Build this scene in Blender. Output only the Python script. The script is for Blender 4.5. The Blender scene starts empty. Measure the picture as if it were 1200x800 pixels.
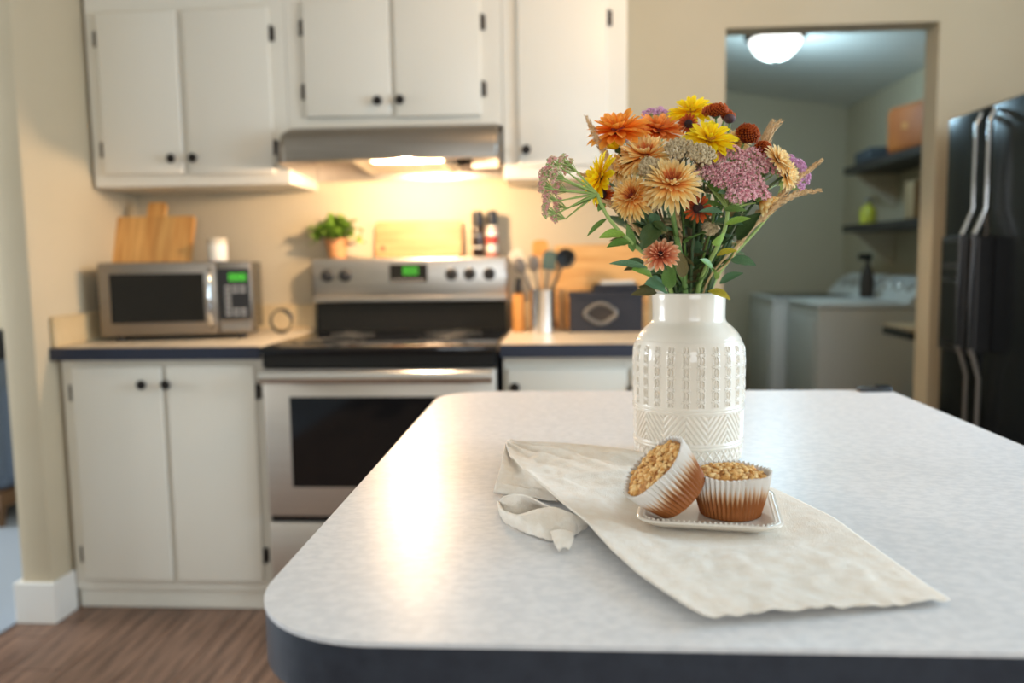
import bpy, bmesh, math, random
import numpy as np
from mathutils import Vector, Matrix, Euler, noise
random.seed(7)
PI = math.pi
scene = bpy.context.scene
COL = scene.collection

# ------------------------------------------------------------------ camera
F_PX, PITCH, YAW, ROLL, CAM_H = 968.6, 0.1026, 0.0655, 0.0145, 1.1965
fw = Vector((-math.sin(YAW)*math.cos(PITCH), math.cos(YAW)*math.cos(PITCH), -math.sin(PITCH)))
rt0 = Vector((math.cos(YAW), math.sin(YAW), 0)); up0 = rt0.cross(fw)
rt = rt0*math.cos(ROLL) - up0*math.sin(ROLL)
up = up0*math.cos(ROLL) + rt0*math.sin(ROLL)
CAM = Vector((0, 0, CAM_H))
cd = bpy.data.cameras.new('camera'); cam = bpy.data.objects.new('camera', cd); COL.objects.link(cam)
cam.matrix_world = Matrix(((rt.x, up.x, -fw.x, 0), (rt.y, up.y, -fw.y, 0), (rt.z, up.z, -fw.z, CAM_H), (0, 0, 0, 1)))
cd.sensor_width = 36; cd.lens = F_PX*36/1200; cd.clip_start = 0.02
cd.dof.use_dof = True; cd.dof.focus_distance = 0.975; cd.dof.aperture_fstop = 2.7
scene.camera = cam

def ray(px, py): return fw + rt*((px-600)/F_PX) - up*((py-400)/F_PX)
def at(px, py, Y):                       # a point of the place seen at that pixel, at distance Y from the lens wall-wards
    d = ray(px, py); return CAM + d*(Y/d.y)
def at_z(px, py, z):
    d = ray(px, py); return CAM + d*((z-CAM_H)/d.z)

# ------------------------------------------------------------------ world, lights, exposure
w = bpy.data.worlds.new('sky'); scene.world = w; w.use_nodes = True
bg = w.node_tree.nodes['Background']; bg.inputs[0].default_value = (0.75, 0.87, 1.0, 1); bg.inputs[1].default_value = 1.0
vs = scene.view_settings; vs.view_transform = 'Standard'; vs.look = 'None'; vs.gamma = 1; vs.exposure = 0.0; vs.use_curve_mapping = False

def area(name, loc, rot, sx, sy, power, color):
    l = bpy.data.lights.new(name, 'AREA'); l.shape = 'RECTANGLE'; l.size = sx; l.size_y = sy; l.energy = power; l.color = color
    o = bpy.data.objects.new(name, l); COL.objects.link(o); o.location = loc; o.rotation_euler = rot; return o
WARM = (1.0, 0.69, 0.42); NEUTRAL = (1.0, 0.58, 0.24); COOL = (0.60, 0.81, 1.0); SOFT = (0.87, 0.94, 1.0)
area('window_daylight_rear', (0.9, -2.52, 1.55), (PI/2, 0, 0), 2.2, 1.3, 44, SOFT)
area('window_daylight_side', (2.12, 1.4, 1.5), (0, PI/2, 0), 1.2, 1.3, 52, COOL)
area('window_daylight_living', (-5.3, 2.2, 1.4), (0, -PI/2, 0), 1.5, 2.0, 170, SOFT)

# ------------------------------------------------------------------ materials
MATS = {}
def mat(name, color, rough=0.5, metal=0.0, spec=0.5, noise_scale=None, color2=None, stretch=(1, 1, 1), bump=0.0, bump_scale=60,
        emit=None, emit_strength=0, coat=0.0, detail=3, lo=0.35, hi=0.65, sheen=0, aniso=0, random_val=0.0, sss=0.0):
    m = bpy.data.materials.new(name); m.use_nodes = True; MATS[name] = m
    nt = m.node_tree; p = nt.nodes['Principled BSDF']; L = nt.links
    c = (*color, 1) if len(color) == 3 else color
    p.inputs['Base Color'].default_value = c; p.inputs['Roughness'].default_value = rough; p.inputs['Metallic'].default_value = metal
    p.inputs['Specular IOR Level'].default_value = spec; p.inputs['Coat Weight'].default_value = coat
    p.inputs['Sheen Weight'].default_value = sheen; p.inputs['Anisotropic'].default_value = aniso
    if sss: p.inputs['Subsurface Weight'].default_value = sss; p.inputs['Subsurface Radius'].default_value = (0.004, 0.003, 0.002); p.inputs['Subsurface Scale'].default_value = 1.0
    tc = None
    def coords(st):
        nonlocal tc
        if tc is None: tc = nt.nodes.new('ShaderNodeTexCoord')
        mp = nt.nodes.new('ShaderNodeMapping'); mp.inputs['Scale'].default_value = st
        L.new(tc.outputs['Object'], mp.inputs[0]); return mp.outputs[0]
    col = None
    if noise_scale:
        n = nt.nodes.new('ShaderNodeTexNoise'); n.inputs['Scale'].default_value = noise_scale; n.inputs['Detail'].default_value = detail
        L.new(coords(stretch), n.inputs['Vector'])
        r = nt.nodes.new('ShaderNodeValToRGB'); r.color_ramp.elements[0].position = lo; r.color_ramp.elements[1].position = hi
        r.color_ramp.elements[0].color = c; r.color_ramp.elements[1].color = (*color2, 1)
        L.new(n.outputs['Fac'], r.inputs[0]); col = r.outputs[0]; L.new(col, p.inputs['Base Color'])
    if random_val and col:
        oi = nt.nodes.new('ShaderNodeObjectInfo'); h = nt.nodes.new('ShaderNodeHueSaturation'); mr = nt.nodes.new('ShaderNodeMapRange')
        mr.inputs['To Min'].default_value = 1-random_val; mr.inputs['To Max'].default_value = 1+random_val
        L.new(oi.outputs['Random'], mr.inputs[0]); L.new(mr.outputs[0], h.inputs['Value']); L.new(col, h.inputs['Color']); L.new(h.outputs[0], p.inputs['Base Color'])
    if bump:
        n2 = nt.nodes.new('ShaderNodeTexNoise'); n2.inputs['Scale'].default_value = bump_scale; n2.inputs['Detail'].default_value = 4
        L.new(coords((1, 1, 1)), n2.inputs['Vector'])
        b = nt.nodes.new('ShaderNodeBump'); b.inputs['Strength'].default_value = bump; b.inputs['Distance'].default_value = 0.002
        L.new(n2.outputs['Fac'], b.inputs['Height']); L.new(b.outputs[0], p.inputs['Normal'])
    if emit:
        p.inputs['Emission Color'].default_value = (*emit, 1); p.inputs['Emission Strength'].default_value = emit_strength
    return m
def petal_mat(name, stops, trans=0.36, rough=0.55):
    m = bpy.data.materials.new(name); m.use_nodes = True; nt = m.node_tree; p = nt.nodes['Principled BSDF']; L = nt.links
    uv = nt.nodes.new('ShaderNodeTexCoord'); sx = nt.nodes.new('ShaderNodeSeparateXYZ'); L.new(uv.outputs['UV'], sx.inputs[0])
    r = nt.nodes.new('ShaderNodeValToRGB'); cr = r.color_ramp
    cr.elements[0].position, cr.elements[0].color = stops[0][0], (*stops[0][1], 1)
    cr.elements[1].position, cr.elements[1].color = stops[-1][0], (*stops[-1][1], 1)
    for pos, c in stops[1:-1]: e = cr.elements.new(pos); e.color = (*c, 1)
    L.new(sx.outputs[0], r.inputs[0])
    oi = nt.nodes.new('ShaderNodeObjectInfo'); h = nt.nodes.new('ShaderNodeHueSaturation'); mr = nt.nodes.new('ShaderNodeMapRange')
    mr.inputs['To Min'].default_value = 0.86; mr.inputs['To Max'].default_value = 1.1
    L.new(oi.outputs['Random'], mr.inputs[0]); L.new(mr.outputs[0], h.inputs['Value']); L.new(r.outputs[0], h.inputs['Color'])
    L.new(h.outputs[0], p.inputs['Base Color']); p.inputs['Roughness'].default_value = rough; p.inputs['Specular IOR Level'].default_value = 0.3
    tr = nt.nodes.new('ShaderNodeBsdfTranslucent'); mx = nt.nodes.new('ShaderNodeMixShader'); mx.inputs[0].default_value = trans
    L.new(h.outputs[0], tr.inputs[0]); L.new(p.outputs[0], mx.inputs[1]); L.new(tr.outputs[0], mx.inputs[2])
    L.new(mx.outputs[0], nt.nodes['Material Output'].inputs[0]); MATS[name] = m; return m

def s2l(r, g, b): return tuple(((v/255+0.055)/1.055)**2.4 if v > 10 else v/255/12.92 for v in (r, g, b))
mat('wall_paint', s2l(198, 184, 156), 0.85, bump=0.12, bump_scale=220, noise_scale=2.5, color2=s2l(202, 188, 161))
mat('ceiling_paint', s2l(222, 218, 208), 0.9, bump=0.2, bump_scale=120)
mat('trim_paint', s2l(232, 230, 224), 0.4)
mat('cabinet_paint', s2l(232, 226, 212), 0.36, bump=0.05, bump_scale=150)
mat('plank', s2l(92, 68, 54), 0.42, noise_scale=7, color2=s2l(142, 110, 90), stretch=(6, 0.5, 1), detail=6, random_val=0.14)
mat('subfloor', s2l(52, 40, 33), 0.8)
mat('carpet', s2l(150, 160, 172), 0.9, bump=0.4, bump_scale=300)
mat('worktop', s2l(217, 218, 220), 0.33, spec=0.3, noise_scale=85, color2=s2l(229, 229, 230), stretch=(1, 1.3, 1), detail=10, bump=0.03, bump_scale=250, lo=0.38, hi=0.62)
mat('worktop_edge', s2l(47, 52, 62), 0.34, noise_scale=60, color2=s2l(54, 60, 70))
mat('counter', s2l(206, 192, 170), 0.35, noise_scale=30, color2=s2l(222, 210, 190), detail=7)
mat('counter_edge', s2l(40, 46, 62), 0.4)
mat('splash', s2l(202, 178, 136), 0.4, noise_scale=9, color2=s2l(214, 192, 152), detail=5)
mat('steel', s2l(186, 180, 172), 0.33, 1.0, noise_scale=12, color2=s2l(206, 200, 192), stretch=(0.4, 4, 30), aniso=0.5)
mat('steel_dark', s2l(146, 138, 128), 0.4, 1.0, noise_scale=12, color2=s2l(156, 148, 138), stretch=(0.4, 4, 30), aniso=0.4)
mat('oven_steel', s2l(206, 196, 184), 0.46, 0.9, noise_scale=12, color2=s2l(212, 204, 192), stretch=(0.4, 4, 30), aniso=0.4)
mat('steel_bright', s2l(232, 230, 226), 0.26, 1.0)
mat('chrome', s2l(215, 215, 215), 0.08, 1.0)
mat('black_glass', (0.006, 0.006, 0.007), 0.06, spec=0.6)
mat('black_enamel', (0.010, 0.010, 0.011), 0.2)
mat('black_plastic', (0.014, 0.014, 0.015), 0.35)
mat('dark_metal', (0.03, 0.025, 0.022), 0.4, 0.7)
mat('hinge_metal', (0.05, 0.04, 0.033), 0.45, 0.6)
mat('fridge_black', (0.006, 0.007, 0.008), 0.22, spec=0.18)
mat('green_led', (0.0, 0.05, 0.0), 0.5, emit=(0.12, 0.8, 0.05), emit_strength=0.9)
mat('key_grey', s2l(150, 150, 150), 0.5)
mat('oak_board', s2l(196, 138, 72), 0.5, noise_scale=5, color2=s2l(226, 176, 106), stretch=(9, 1, 0.7), detail=6, random_val=0.12)
mat('maple_board', s2l(178, 124, 78), 0.5, noise_scale=5, color2=s2l(204, 154, 106), stretch=(0.8, 1, 9), detail=6)
mat('pine_board', s2l(205, 150, 82), 0.5, noise_scale=5, color2=s2l(226, 178, 112), stretch=(0.8, 1, 9), detail=6)
mat('knife_wood', s2l(208, 140, 66), 0.5, noise_scale=6, color2=s2l(222, 160, 86), stretch=(6, 6, 0.6))
mat('spoon_wood', s2l(196, 146, 92), 0.6, noise_scale=8, color2=s2l(214, 168, 112), stretch=(6, 6, 0.6))
mat('wax', s2l(244, 238, 226), 0.4, sss=0.3)
mat('terracotta', s2l(204, 138, 86), 0.7, noise_scale=20, color2=s2l(216, 156, 104))
mat('cream_plastic', s2l(222, 208, 184), 0.5)
mat('grey_silicone', s2l(120, 112, 104), 0.6)
mat('dark_silicone', s2l(52, 56, 58), 0.55)
mat('green_silicone', s2l(84, 104, 96), 0.6)
mat('navy_canvas', s2l(44, 46, 54), 0.8, bump=0.3, bump_scale=300)
mat('pewter', s2l(120, 116, 110), 0.45, 0.5)
mat('dark_brown', s2l(58, 48, 40), 0.6)
mat('glass_jar', s2l(40, 30, 26), 0.15)
mat('label_red', s2l(176, 56, 44), 0.5); mat('label_white', s2l(232, 226, 214), 0.5)
mat('appliance_white', s2l(214, 212, 206), 0.35)
mat('shelf_dark', s2l(40, 36, 34), 0.5, noise_scale=6, color2=s2l(52, 46, 42), stretch=(6, 0.6, 1))
mat('orange_box', s2l(166, 88, 30), 0.6, noise_scale=6, color2=s2l(182, 102, 40))
mat('red_cloth', s2l(120, 52, 44), 0.8); mat('grey_cloth', s2l(62, 66, 70), 0.85)
mat('yellow_bottle', s2l(196, 190, 60), 0.35); mat('blue_print', s2l(70, 70, 120), 0.6); mat('tan_frame', s2l(166, 140, 104), 0.6)
mat('table_top_tan', s2l(206, 176, 136), 0.5)
mat('lamp_glass', s2l(255, 250, 240), 0.4, emit=(0.96, 0.98, 0.94), emit_strength=2.4)
mat('lamp_glass_warm', s2l(255, 240, 214), 0.4, emit=(1.0, 0.76, 0.46), emit_strength=3.0)
mat('hood_lens', s2l(255, 240, 210), 0.4, emit=(1.0, 0.74, 0.42), emit_strength=16.0)
mat('hood_inside', s2l(186, 180, 172), 0.35, 0.9)
mat('filter_mesh', s2l(176, 170, 160), 0.4, 0.8, bump=0.8, bump_scale=400)
mat('sofa_blue', s2l(96, 110, 130), 0.9, bump=0.3, bump_scale=200); mat('throw_dark', s2l(34, 36, 44), 0.9)
mat('sofa_wood', s2l(110, 82, 56), 0.6)
mat('linen', s2l(244, 231, 213), 0.95, noise_scale=90, color2=s2l(249, 240, 226), bump=0.8, bump_scale=700, sheen=0.25, detail=6)
mat('stoneware', s2l(230, 219, 203), 0.2, spec=0.5, coat=0.2, noise_scale=9, color2=s2l(235, 226, 211))
mat('plate_glaze', s2l(228, 219, 205), 0.2, coat=0.3)
mat('vase_inside', s2l(120, 110, 96), 0.6)
mat('crumb', s2l(206, 146, 74), 0.8, noise_scale=130, color2=s2l(234, 184, 112), bump=0.5, bump_scale=700)
mat('crumb_light', s2l(230, 180, 110), 0.8, noise_scale=200, color2=s2l(246, 212, 152), bump=0.5, bump_scale=700)
mat('cake', s2l(176, 118, 62), 0.85, noise_scale=160, color2=s2l(204, 146, 84), bump=0.8, bump_scale=500)
mat('stem_green', s2l(96, 128, 62), 0.55, noise_scale=40, color2=s2l(122, 152, 78))
mat('stem_pale', s2l(150, 176, 96), 0.55, noise_scale=40, color2=s2l(168, 190, 112))
mat('stem_dark', s2l(66, 88, 56), 0.6, noise_scale=40, color2=s2l(92, 112, 70))
mat('stem_brown', s2l(104, 86, 56), 0.8, noise_scale=40, color2=s2l(128, 110, 72))
mat('stem_straw', s2l(206, 172, 124), 0.8, noise_scale=60, color2=s2l(222, 190, 142))
mat('leaf_mid', s2l(86, 122, 54), 0.5, noise_scale=45, color2=s2l(116, 152, 72), random_val=0.15)
mat('leaf_bright', s2l(116, 152, 56), 0.5, noise_scale=45, color2=s2l(150, 182, 78), random_val=0.12)
mat('leaf_blue', s2l(76, 110, 78), 0.5, noise_scale=45, color2=s2l(104, 140, 102), random_val=0.12)
mat('leaf_dark', s2l(54, 76, 38), 0.55, noise_scale=45, color2=s2l(74, 98, 50), random_val=0.15)
mat('leaf_yellow', s2l(150, 150, 48), 0.55, noise_scale=50, color2=s2l(216, 182, 52), lo=0.4, hi=0.6)
mat('leaf_dry', s2l(84, 76, 44), 0.8, noise_scale=60, color2=s2l(128, 116, 70), random_val=0.15)
mat('leaf_herb', s2l(104, 142, 44), 0.6, noise_scale=30, color2=s2l(140, 172, 66), random_val=0.2)
mat('dark_centre', s2l(48, 20, 18), 0.8); mat('red_centre', s2l(116, 36, 26), 0.8, noise_scale=300, color2=s2l(150, 60, 34))
mat('yellow_centre', s2l(206, 150, 24), 0.8, noise_scale=300, color2=s2l(170, 110, 20))
mat('bud_dark', s2l(64, 38, 46), 0.7, noise_scale=150, color2=s2l(96, 62, 58))
mat('sedum_pink', s2l(214, 134, 146), 0.7, noise_scale=220, color2=s2l(250, 210, 208), random_val=0.05)
mat('sedum_rose', s2l(234, 160, 166), 0.7, noise_scale=140, color2=s2l(206, 200, 150))
mat('sedum_mauve', s2l(204, 146, 184), 0.7, noise_scale=160, color2=s2l(220, 172, 200))
mat('yarrow_tan', s2l(166, 144, 108), 0.9, noise_scale=260, color2=s2l(214, 194, 156))
mat('plume_straw', s2l(206, 166, 116), 0.85, noise_scale=120, color2=s2l(228, 196, 150))
petal_mat('petal_orange', [(0, s2l(222, 92, 16)), (0.4, s2l(248, 142, 34)), (1, s2l(255, 184, 82))])
petal_mat('petal_orange_deep', [(0, s2l(206, 82, 20)), (0.5, s2l(242, 136, 52)), (1, s2l(254, 186, 108))])
petal_mat('petal_yellow', [(0, s2l(244, 184, 0)), (0.4, s2l(255, 216, 8)), (1, s2l(255, 234, 40))])
petal_mat('petal_peach', [(0, s2l(216, 106, 46)), (0.25, s2l(250, 172, 86)), (0.55, s2l(255, 212, 128)), (1, s2l(255, 236, 180))])
petal_mat('petal_peach_deep', [(0, s2l(130, 30, 22)), (0.4, s2l(196, 84, 44)), (1, s2l(240, 160, 88))])
petal_mat('petal_apricot', [(0, s2l(196, 90, 34)), (0.3, s2l(242, 160, 70)), (0.65, s2l(254, 204, 116)), (1, s2l(255, 232, 168))])
petal_mat('petal_cream', [(0, s2l(222, 160, 80)), (0.4, s2l(250, 210, 134)), (1, s2l(255, 238, 190))])
petal_mat('petal_rust', [(0, s2l(110, 32, 8)), (0.6, s2l(178, 70, 18)), (1, s2l(214, 104, 36))])
petal_mat('petal_coral', [(0, s2l(150, 48, 30)), (0.35, s2l(206, 104, 70)), (0.7, s2l(242, 162, 118)), (1, s2l(255, 220, 180))])

# ------------------------------------------------------------------ mesh builder
class MB:
    def __init__(s): s.v = []; s.f = []; s.uv = None
    def add(s, vs, fs):
        b = len(s.v); s.v += [tuple(v) for v in vs]; s.f += [tuple(i+b for i in f) for f in fs]; return s
    def box(s, x0, x1, y0, y1, z0, z1, bev=0.0, seg=2):
        if bev <= 0:
            return s.add([(x0,y0,z0),(x1,y0,z0),(x1,y1,z0),(x0,y1,z0),(x0,y0,z1),(x1,y0,z1),(x1,y1,z1),(x0,y1,z1)],
                         [(3,2,1,0),(4,5,6,7),(0,1,5,4),(1,2,6,5),(2,3,7,6),(3,0,4,7)])
        bm = bmesh.new(); bmesh.ops.create_cube(bm, size=1)
        for v in bm.verts: v.co = ((x0+x1)/2+v.co.x*(x1-x0), (y0+y1)/2+v.co.y*(y1-y0), (z0+z1)/2+v.co.z*(z1-z0))
        bmesh.ops.bevel(bm, geom=bm.edges[:], offset=bev, segments=seg, profile=0.5, affect='EDGES', clamp_overlap=True)
        return s.bm(bm)
    def bm(s, bm, M=None):
        bm.verts.index_update(); vs = [(M @ v.co if M else v.co)[:] for v in bm.verts]
        s.add(vs, [[v.index for v in f.verts] for f in bm.faces]); bm.free(); return s
    def lathe(s, prof, c=(0,0,0), n=32, axis='Z', close=False):
        vs = []; fs = []
        for r, h in prof:
            for k in range(n):
                a = 2*PI*k/n; x, y = r*math.cos(a), r*math.sin(a)
                p = (x, y, h) if axis == 'Z' else ((x, h, y) if axis == 'Y' else (h, x, y))
                vs.append((c[0]+p[0], c[1]+p[1], c[2]+p[2]))
        m = len(prof)
        for i in range(m-1):
            for k in range(n):
                q = (i*n+k, i*n+(k+1) % n, (i+1)*n+(k+1) % n, (i+1)*n+k)
                fs.append(q if axis != 'Y' else q[::-1])
        if prof[0][0] > 1e-6: fs.append(tuple(range(n))[::-1] if axis != 'Y' else tuple(range(n)))
        if prof[-1][0] > 1e-6: fs.append(tuple((m-1)*n+k for k in range(n)) if axis != 'Y' else tuple((m-1)*n+k for k in range(n))[::-1])
        return s.add(vs, fs)
    def tube(s, pts, r, n=8, cap=True):
        pts = [Vector(p) for p in pts]; m = len(pts); rs = r if hasattr(r, '__len__') else [r]*m
        t0 = (pts[1]-pts[0]).normalized(); u = t0.orthogonal().normalized(); vs = []; fs = []
        for i, p in enumerate(pts):
            t = (pts[min(i+1, m-1)]-pts[max(i-1, 0)]).normalized()
            u = (u - t*u.dot(t)); u = u.normalized() if u.length > 1e-6 else t.orthogonal().normalized(); w_ = t.cross(u)
            for k in range(n):
                a = 2*PI*k/n; vs.append(p + (u*math.cos(a)+w_*math.sin(a))*rs[i])
        for i in range(m-1):
            for k in range(n): fs.append((i*n+k, i*n+(k+1) % n, (i+1)*n+(k+1) % n, (i+1)*n+k))
        if cap: fs.append(tuple(range(n))[::-1]); fs.append(tuple((m-1)*n+k for k in range(n)))
        return s.add(vs, fs)
    def prism(s, poly, z0, z1, M=None):
        n = len(poly); vs = [(x, y, z0) for x, y in poly]+[(x, y, z1) for x, y in poly]
        fs = [tuple(range(n))[::-1], tuple(range(n, 2*n))]+[(i, (i+1) % n, n+(i+1) % n, n+i) for i in range(n)]
        if M: vs = [(M @ Vector(v))[:] for v in vs]
        return s.add(vs, fs)
    def ball(s, c, r, sub=2, sc=(1,1,1)):
        bm = bmesh.new(); bmesh.ops.create_icosphere(bm, subdivisions=sub, radius=1)
        for v in bm.verts: v.co = (c[0]+v.co.x*r*sc[0], c[1]+v.co.y*r*sc[1], c[2]+v.co.z*r*sc[2])
        return s.bm(bm)
    def torus(s, c, R, r, n=32, m=8, axis='Y', sx=1, sz=1):
        vs = []; fs = []
        for i in range(n):
            a = 2*PI*i/n
            for j in range(m):
                b = 2*PI*j/m; q = R+r*math.cos(b); x, y, z = q*math.cos(a)*sx, r*math.sin(b), q*math.sin(a)*sz
                p = (x, y, z) if axis == 'Y' else ((x, z, y) if axis == 'Z' else (y, x, z))
                vs.append((c[0]+p[0], c[1]+p[1], c[2]+p[2]))
        for i in range(n):
            for j in range(m): fs.append((i*m+j, i*m+(j+1) % m, ((i+1) % n)*m+(j+1) % m, ((i+1) % n)*m+j))
        return s.add(vs, fs)
    def mesh(s, name, m, smooth=True, angle=35):
        me = bpy.data.meshes.new(name); me.from_pydata(s.v, [], s.f); me.update()
        if m: me.materials.append(MATS[m] if isinstance(m, str) else m)
        if smooth:
            me.polygons.foreach_set('use_smooth', [True]*len(me.polygons)); me.set_sharp_from_angle(angle=math.radians(angle))
        return me
    def build(s, name, m, parent=None, smooth=True, angle=35, kind=None, label=None, fix=False):
        me = s.mesh(name, m, smooth, angle)
        if fix:
            bm = bmesh.new(); bm.from_mesh(me); bmesh.ops.recalc_face_normals(bm, faces=bm.faces); bm.to_mesh(me); bm.free()
        return link(name, me, parent, kind, label)
def link(name, me, parent=None, kind=None, label=None):
    o = bpy.data.objects.new(name, me); COL.objects.link(o)
    if parent: o.parent = parent
    if kind: o['kind'] = kind
    if label: o['label'] = label
    return o
def thing(name, label, cat, loc=(0,0,0), rotz=0, group=None):
    o = bpy.data.objects.new(name, None); COL.objects.link(o); o.empty_display_size = 0.05
    o.location = loc; o.rotation_euler = (0, 0, rotz); o['label'] = label; o['category'] = cat
    if group: o['group'] = group
    return o
def tag(o, label, cat, group=None):
    o['label'] = label; o['category'] = cat
    if group: o['group'] = group
    return o
def struct(name, mb, m, label=None, smooth=True):
    o = mb.build(name, m, None, smooth); o['kind'] = 'structure'
    if label: o['label'] = label
    return o
def rrect(x0, x1, y0, y1, r, n=8):
    rs = r if hasattr(r, '__len__') else (r,)*4; out = []          # corners: x1y1, x0y1, x0y0, x1y0
    for (cx, cy, a0, q) in ((x1, y1, 0, rs[0]), (x0, y1, 90, rs[1]), (x0, y0, 180, rs[2]), (x1, y0, 270, rs[3])):
        ox = cx-q if cx == x1 else cx+q; oy = cy-q if cy == y1 else cy+q
        for k in range(n+1):
            a = math.radians(a0+90*k/n); out.append((ox+q*math.cos(a), oy+q*math.sin(a)))
    return out

# ------------------------------------------------------------------ the setting
YB = 3.265; CEIL = 2.5
DL, DR, DH = 0.611, 1.393, 2.04
STUB = -1.715
mb = MB(); mb.box(-5.5, 2.25, -2.7, 3.3, -0.06, -0.006)
floor = struct('floor', mb, 'subfloor', 'brown wood-look plank floor of the kitchen')
plank_me = MB().box(0, 0.176, 0, 1.216, -0.006, 0.0, 0.0015, 1).mesh('plank', 'plank')
for i in range(23):
    off = random.uniform(-1.2, 0)
    for j in range(4):
        x, y = -1.84+i*0.178, -0.4+off+j*1.22
        if y > 3.25: continue
        o = link('plank', plank_me, floor); o.location = (x, y, 0)
        if y+1.216 > 3.26: o.scale.y = (3.26-y)/1.216
# rear remainder of the floor is under the wall units
mb = MB(); mb.box(-5.5, -1.85, -2.7, 5.6, -0.006, 0.0); o = struct('floor_living', mb, 'carpet', 'pale bluish floor of the neighbouring room')
mb = MB(); mb.box(0.2, 2.3, 3.3, 6.7, -0.05, 0.0); struct('floor_laundry', mb, 'subfloor', 'dark floor of the laundry room')
mb = MB()
mb.box(-1.82, DL, YB, YB+0.12, 0, CEIL); mb.box(DR, 2.25, YB, YB+0.12, 0, CEIL); mb.box(DL, DR, YB, YB+0.12, DH, CEIL)
struct('wall_back', mb, 'wall_paint', 'greige painted kitchen wall with open doorway')
struct('wall_left', MB().box(-1.82, STUB, 2.555, YB, 0, CEIL, 0.006, 2), 'wall_paint', 'short greige wall end beside the base cabinet')
# right wall with a window, rear wall with a window
mb = MB(); mb.box(2.2, 2.32, -2.7, 0.75, 0, CEIL); mb.box(2.2, 2.32, 2.05, YB+0.12, 0, CEIL); mb.box(2.2, 2.32, 0.75, 2.05, 0, 0.9); mb.box(2.2, 2.32, 0.75, 2.05, 2.1, CEIL)
struct('wall_right', mb, 'wall_paint')
mb = MB(); mb.box(-5.5, -0.2, -2.72, -2.6, 0, CEIL); mb.box(2.0, 2.32, -2.72, -2.6, 0, CEIL); mb.box(-0.2, 2.0, -2.72, -2.6, 0, 0.9); mb.box(-0.2, 2.0, -2.72, -2.6, 2.2, CEIL)
struct('wall_behind', mb, 'wall_paint')
mb = MB(); mb.box(-5.62, -5.5, -2.72, 1.2, 0, CEIL); mb.box(-5.62, -5.5, 3.2, 5.6, 0, CEIL); mb.box(-5.62, -5.5, 1.2, 3.2, 0, 0.65); mb.box(-5.62, -5.5, 1.2, 3.2, 2.15, CEIL)
struct('wall_living_side', mb, 'wall_paint')
struct('wall_living_far', MB().box(-5.6, -1.8, 5.5, 5.62, 0, CEIL), 'wall_paint')
struct('wall_living_inner', MB().box(-1.82, -1.72, YB+0.12, 5.5, 0, CEIL), 'wall_paint')
struct('ceiling', MB().box(-5.6, 2.3, -2.7, YB, CEIL, CEIL+0.1), 'ceiling_paint')
struct('ceiling_living', MB().box(-5.6, -1.72, YB, 5.6, CEIL, CEIL+0.1), 'ceiling_paint')
def window(name, x0, x1, y0, y1, z0, z1, axis):
    mb = MB(); t = 0.05
    if axis == 'Y':
        for a in ((x0, x0+t, z0, z1), (x1-t, x1, z0, z1), (x0, x1, z0, z0+t), (x0, x1, z1-t, z1), ((x0+x1)/2-.02, (x0+x1)/2+.02, z0, z1)): mb.box(a[0], a[1], y0, y1, a[2], a[3])
    else:
        for a in ((y0, y0+t, z0, z1), (y1-t, y1, z0, z1), (y0, y1, z0, z0+t), (y0, y1, z1-t, z1), ((y0+y1)/2-.02, (y0+y1)/2+.02, z0, z1)): mb.box(x0, x1, a[0], a[1], a[2], a[3])
    return struct(name, mb, 'trim_paint')
window('window_1', -0.2, 2.0, -2.7, -2.63, 0.9, 2.2, 'Y'); window('window_2', 2.23, 2.3, 0.75, 2.05, 0.9, 2.1, 'X'); window('window_3', -5.6, -5.53, 1.2, 3.2, 0.65, 2.15, 'X')
# baseboard round the wall end
mb = MB(); mb.box(-1.84, STUB+0.016, 2.537, 2.556, 0, 0.14, 0.003, 1); mb.box(STUB, STUB+0.016, 2.556, 2.664, 0, 0.14, 0.003, 1); mb.box(-1.84, -1.822, 2.556, 3.2, 0, 0.14, 0.003, 1)
struct('baseboard_left', mb, 'trim_paint')
# laundry room shell, ceiling falls to the right
LX0, LX1, LY1 = 0.3, 2.12, 6.5
struct('wall_laundry_far', MB().box(LX0-0.1, LX1+0.1, LY1, LY1+0.1, 0, 2.9), 'wall_paint')
struct('wall_laundry_left', MB().box(LX0-0.1, LX0, YB+0.12, LY1, 0, 2.9), 'wall_paint')
struct('wall_laundry_right', MB().box(LX1, LX1+0.1, YB+0.12, LY1, 0, 2.9), 'wall_paint')
def lceil(x): return 2.413-0.164*(x-1.236)
mb = MB(); xs = (LX0-0.1, LX1+0.1)
mb.add([(xs[0], YB+.1, lceil(xs[0])), (xs[1], YB+.1, lceil(xs[1])), (xs[1], LY1+.1, lceil(xs[1])), (xs[0], LY1+.1, lceil(xs[0]))]+
       [(xs[0], YB+.1, 2.95), (xs[1], YB+.1, 2.95), (xs[1], LY1+.1, 2.95), (xs[0], LY1+.1, 2.95)], [(0,1,2,3), (7,6,5,4), (0,4,5,1), (1,5,6,2), (2,6,7,3), (3,7,4,0)])
struct('ceiling_laundry', mb, 'ceiling_paint', smooth=False)
struct('trim_1', MB().box(-1.715, 0.217, 2.93, YB, 2.135, CEIL), 'wall_paint', 'soffit above the wall cabinets')

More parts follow.
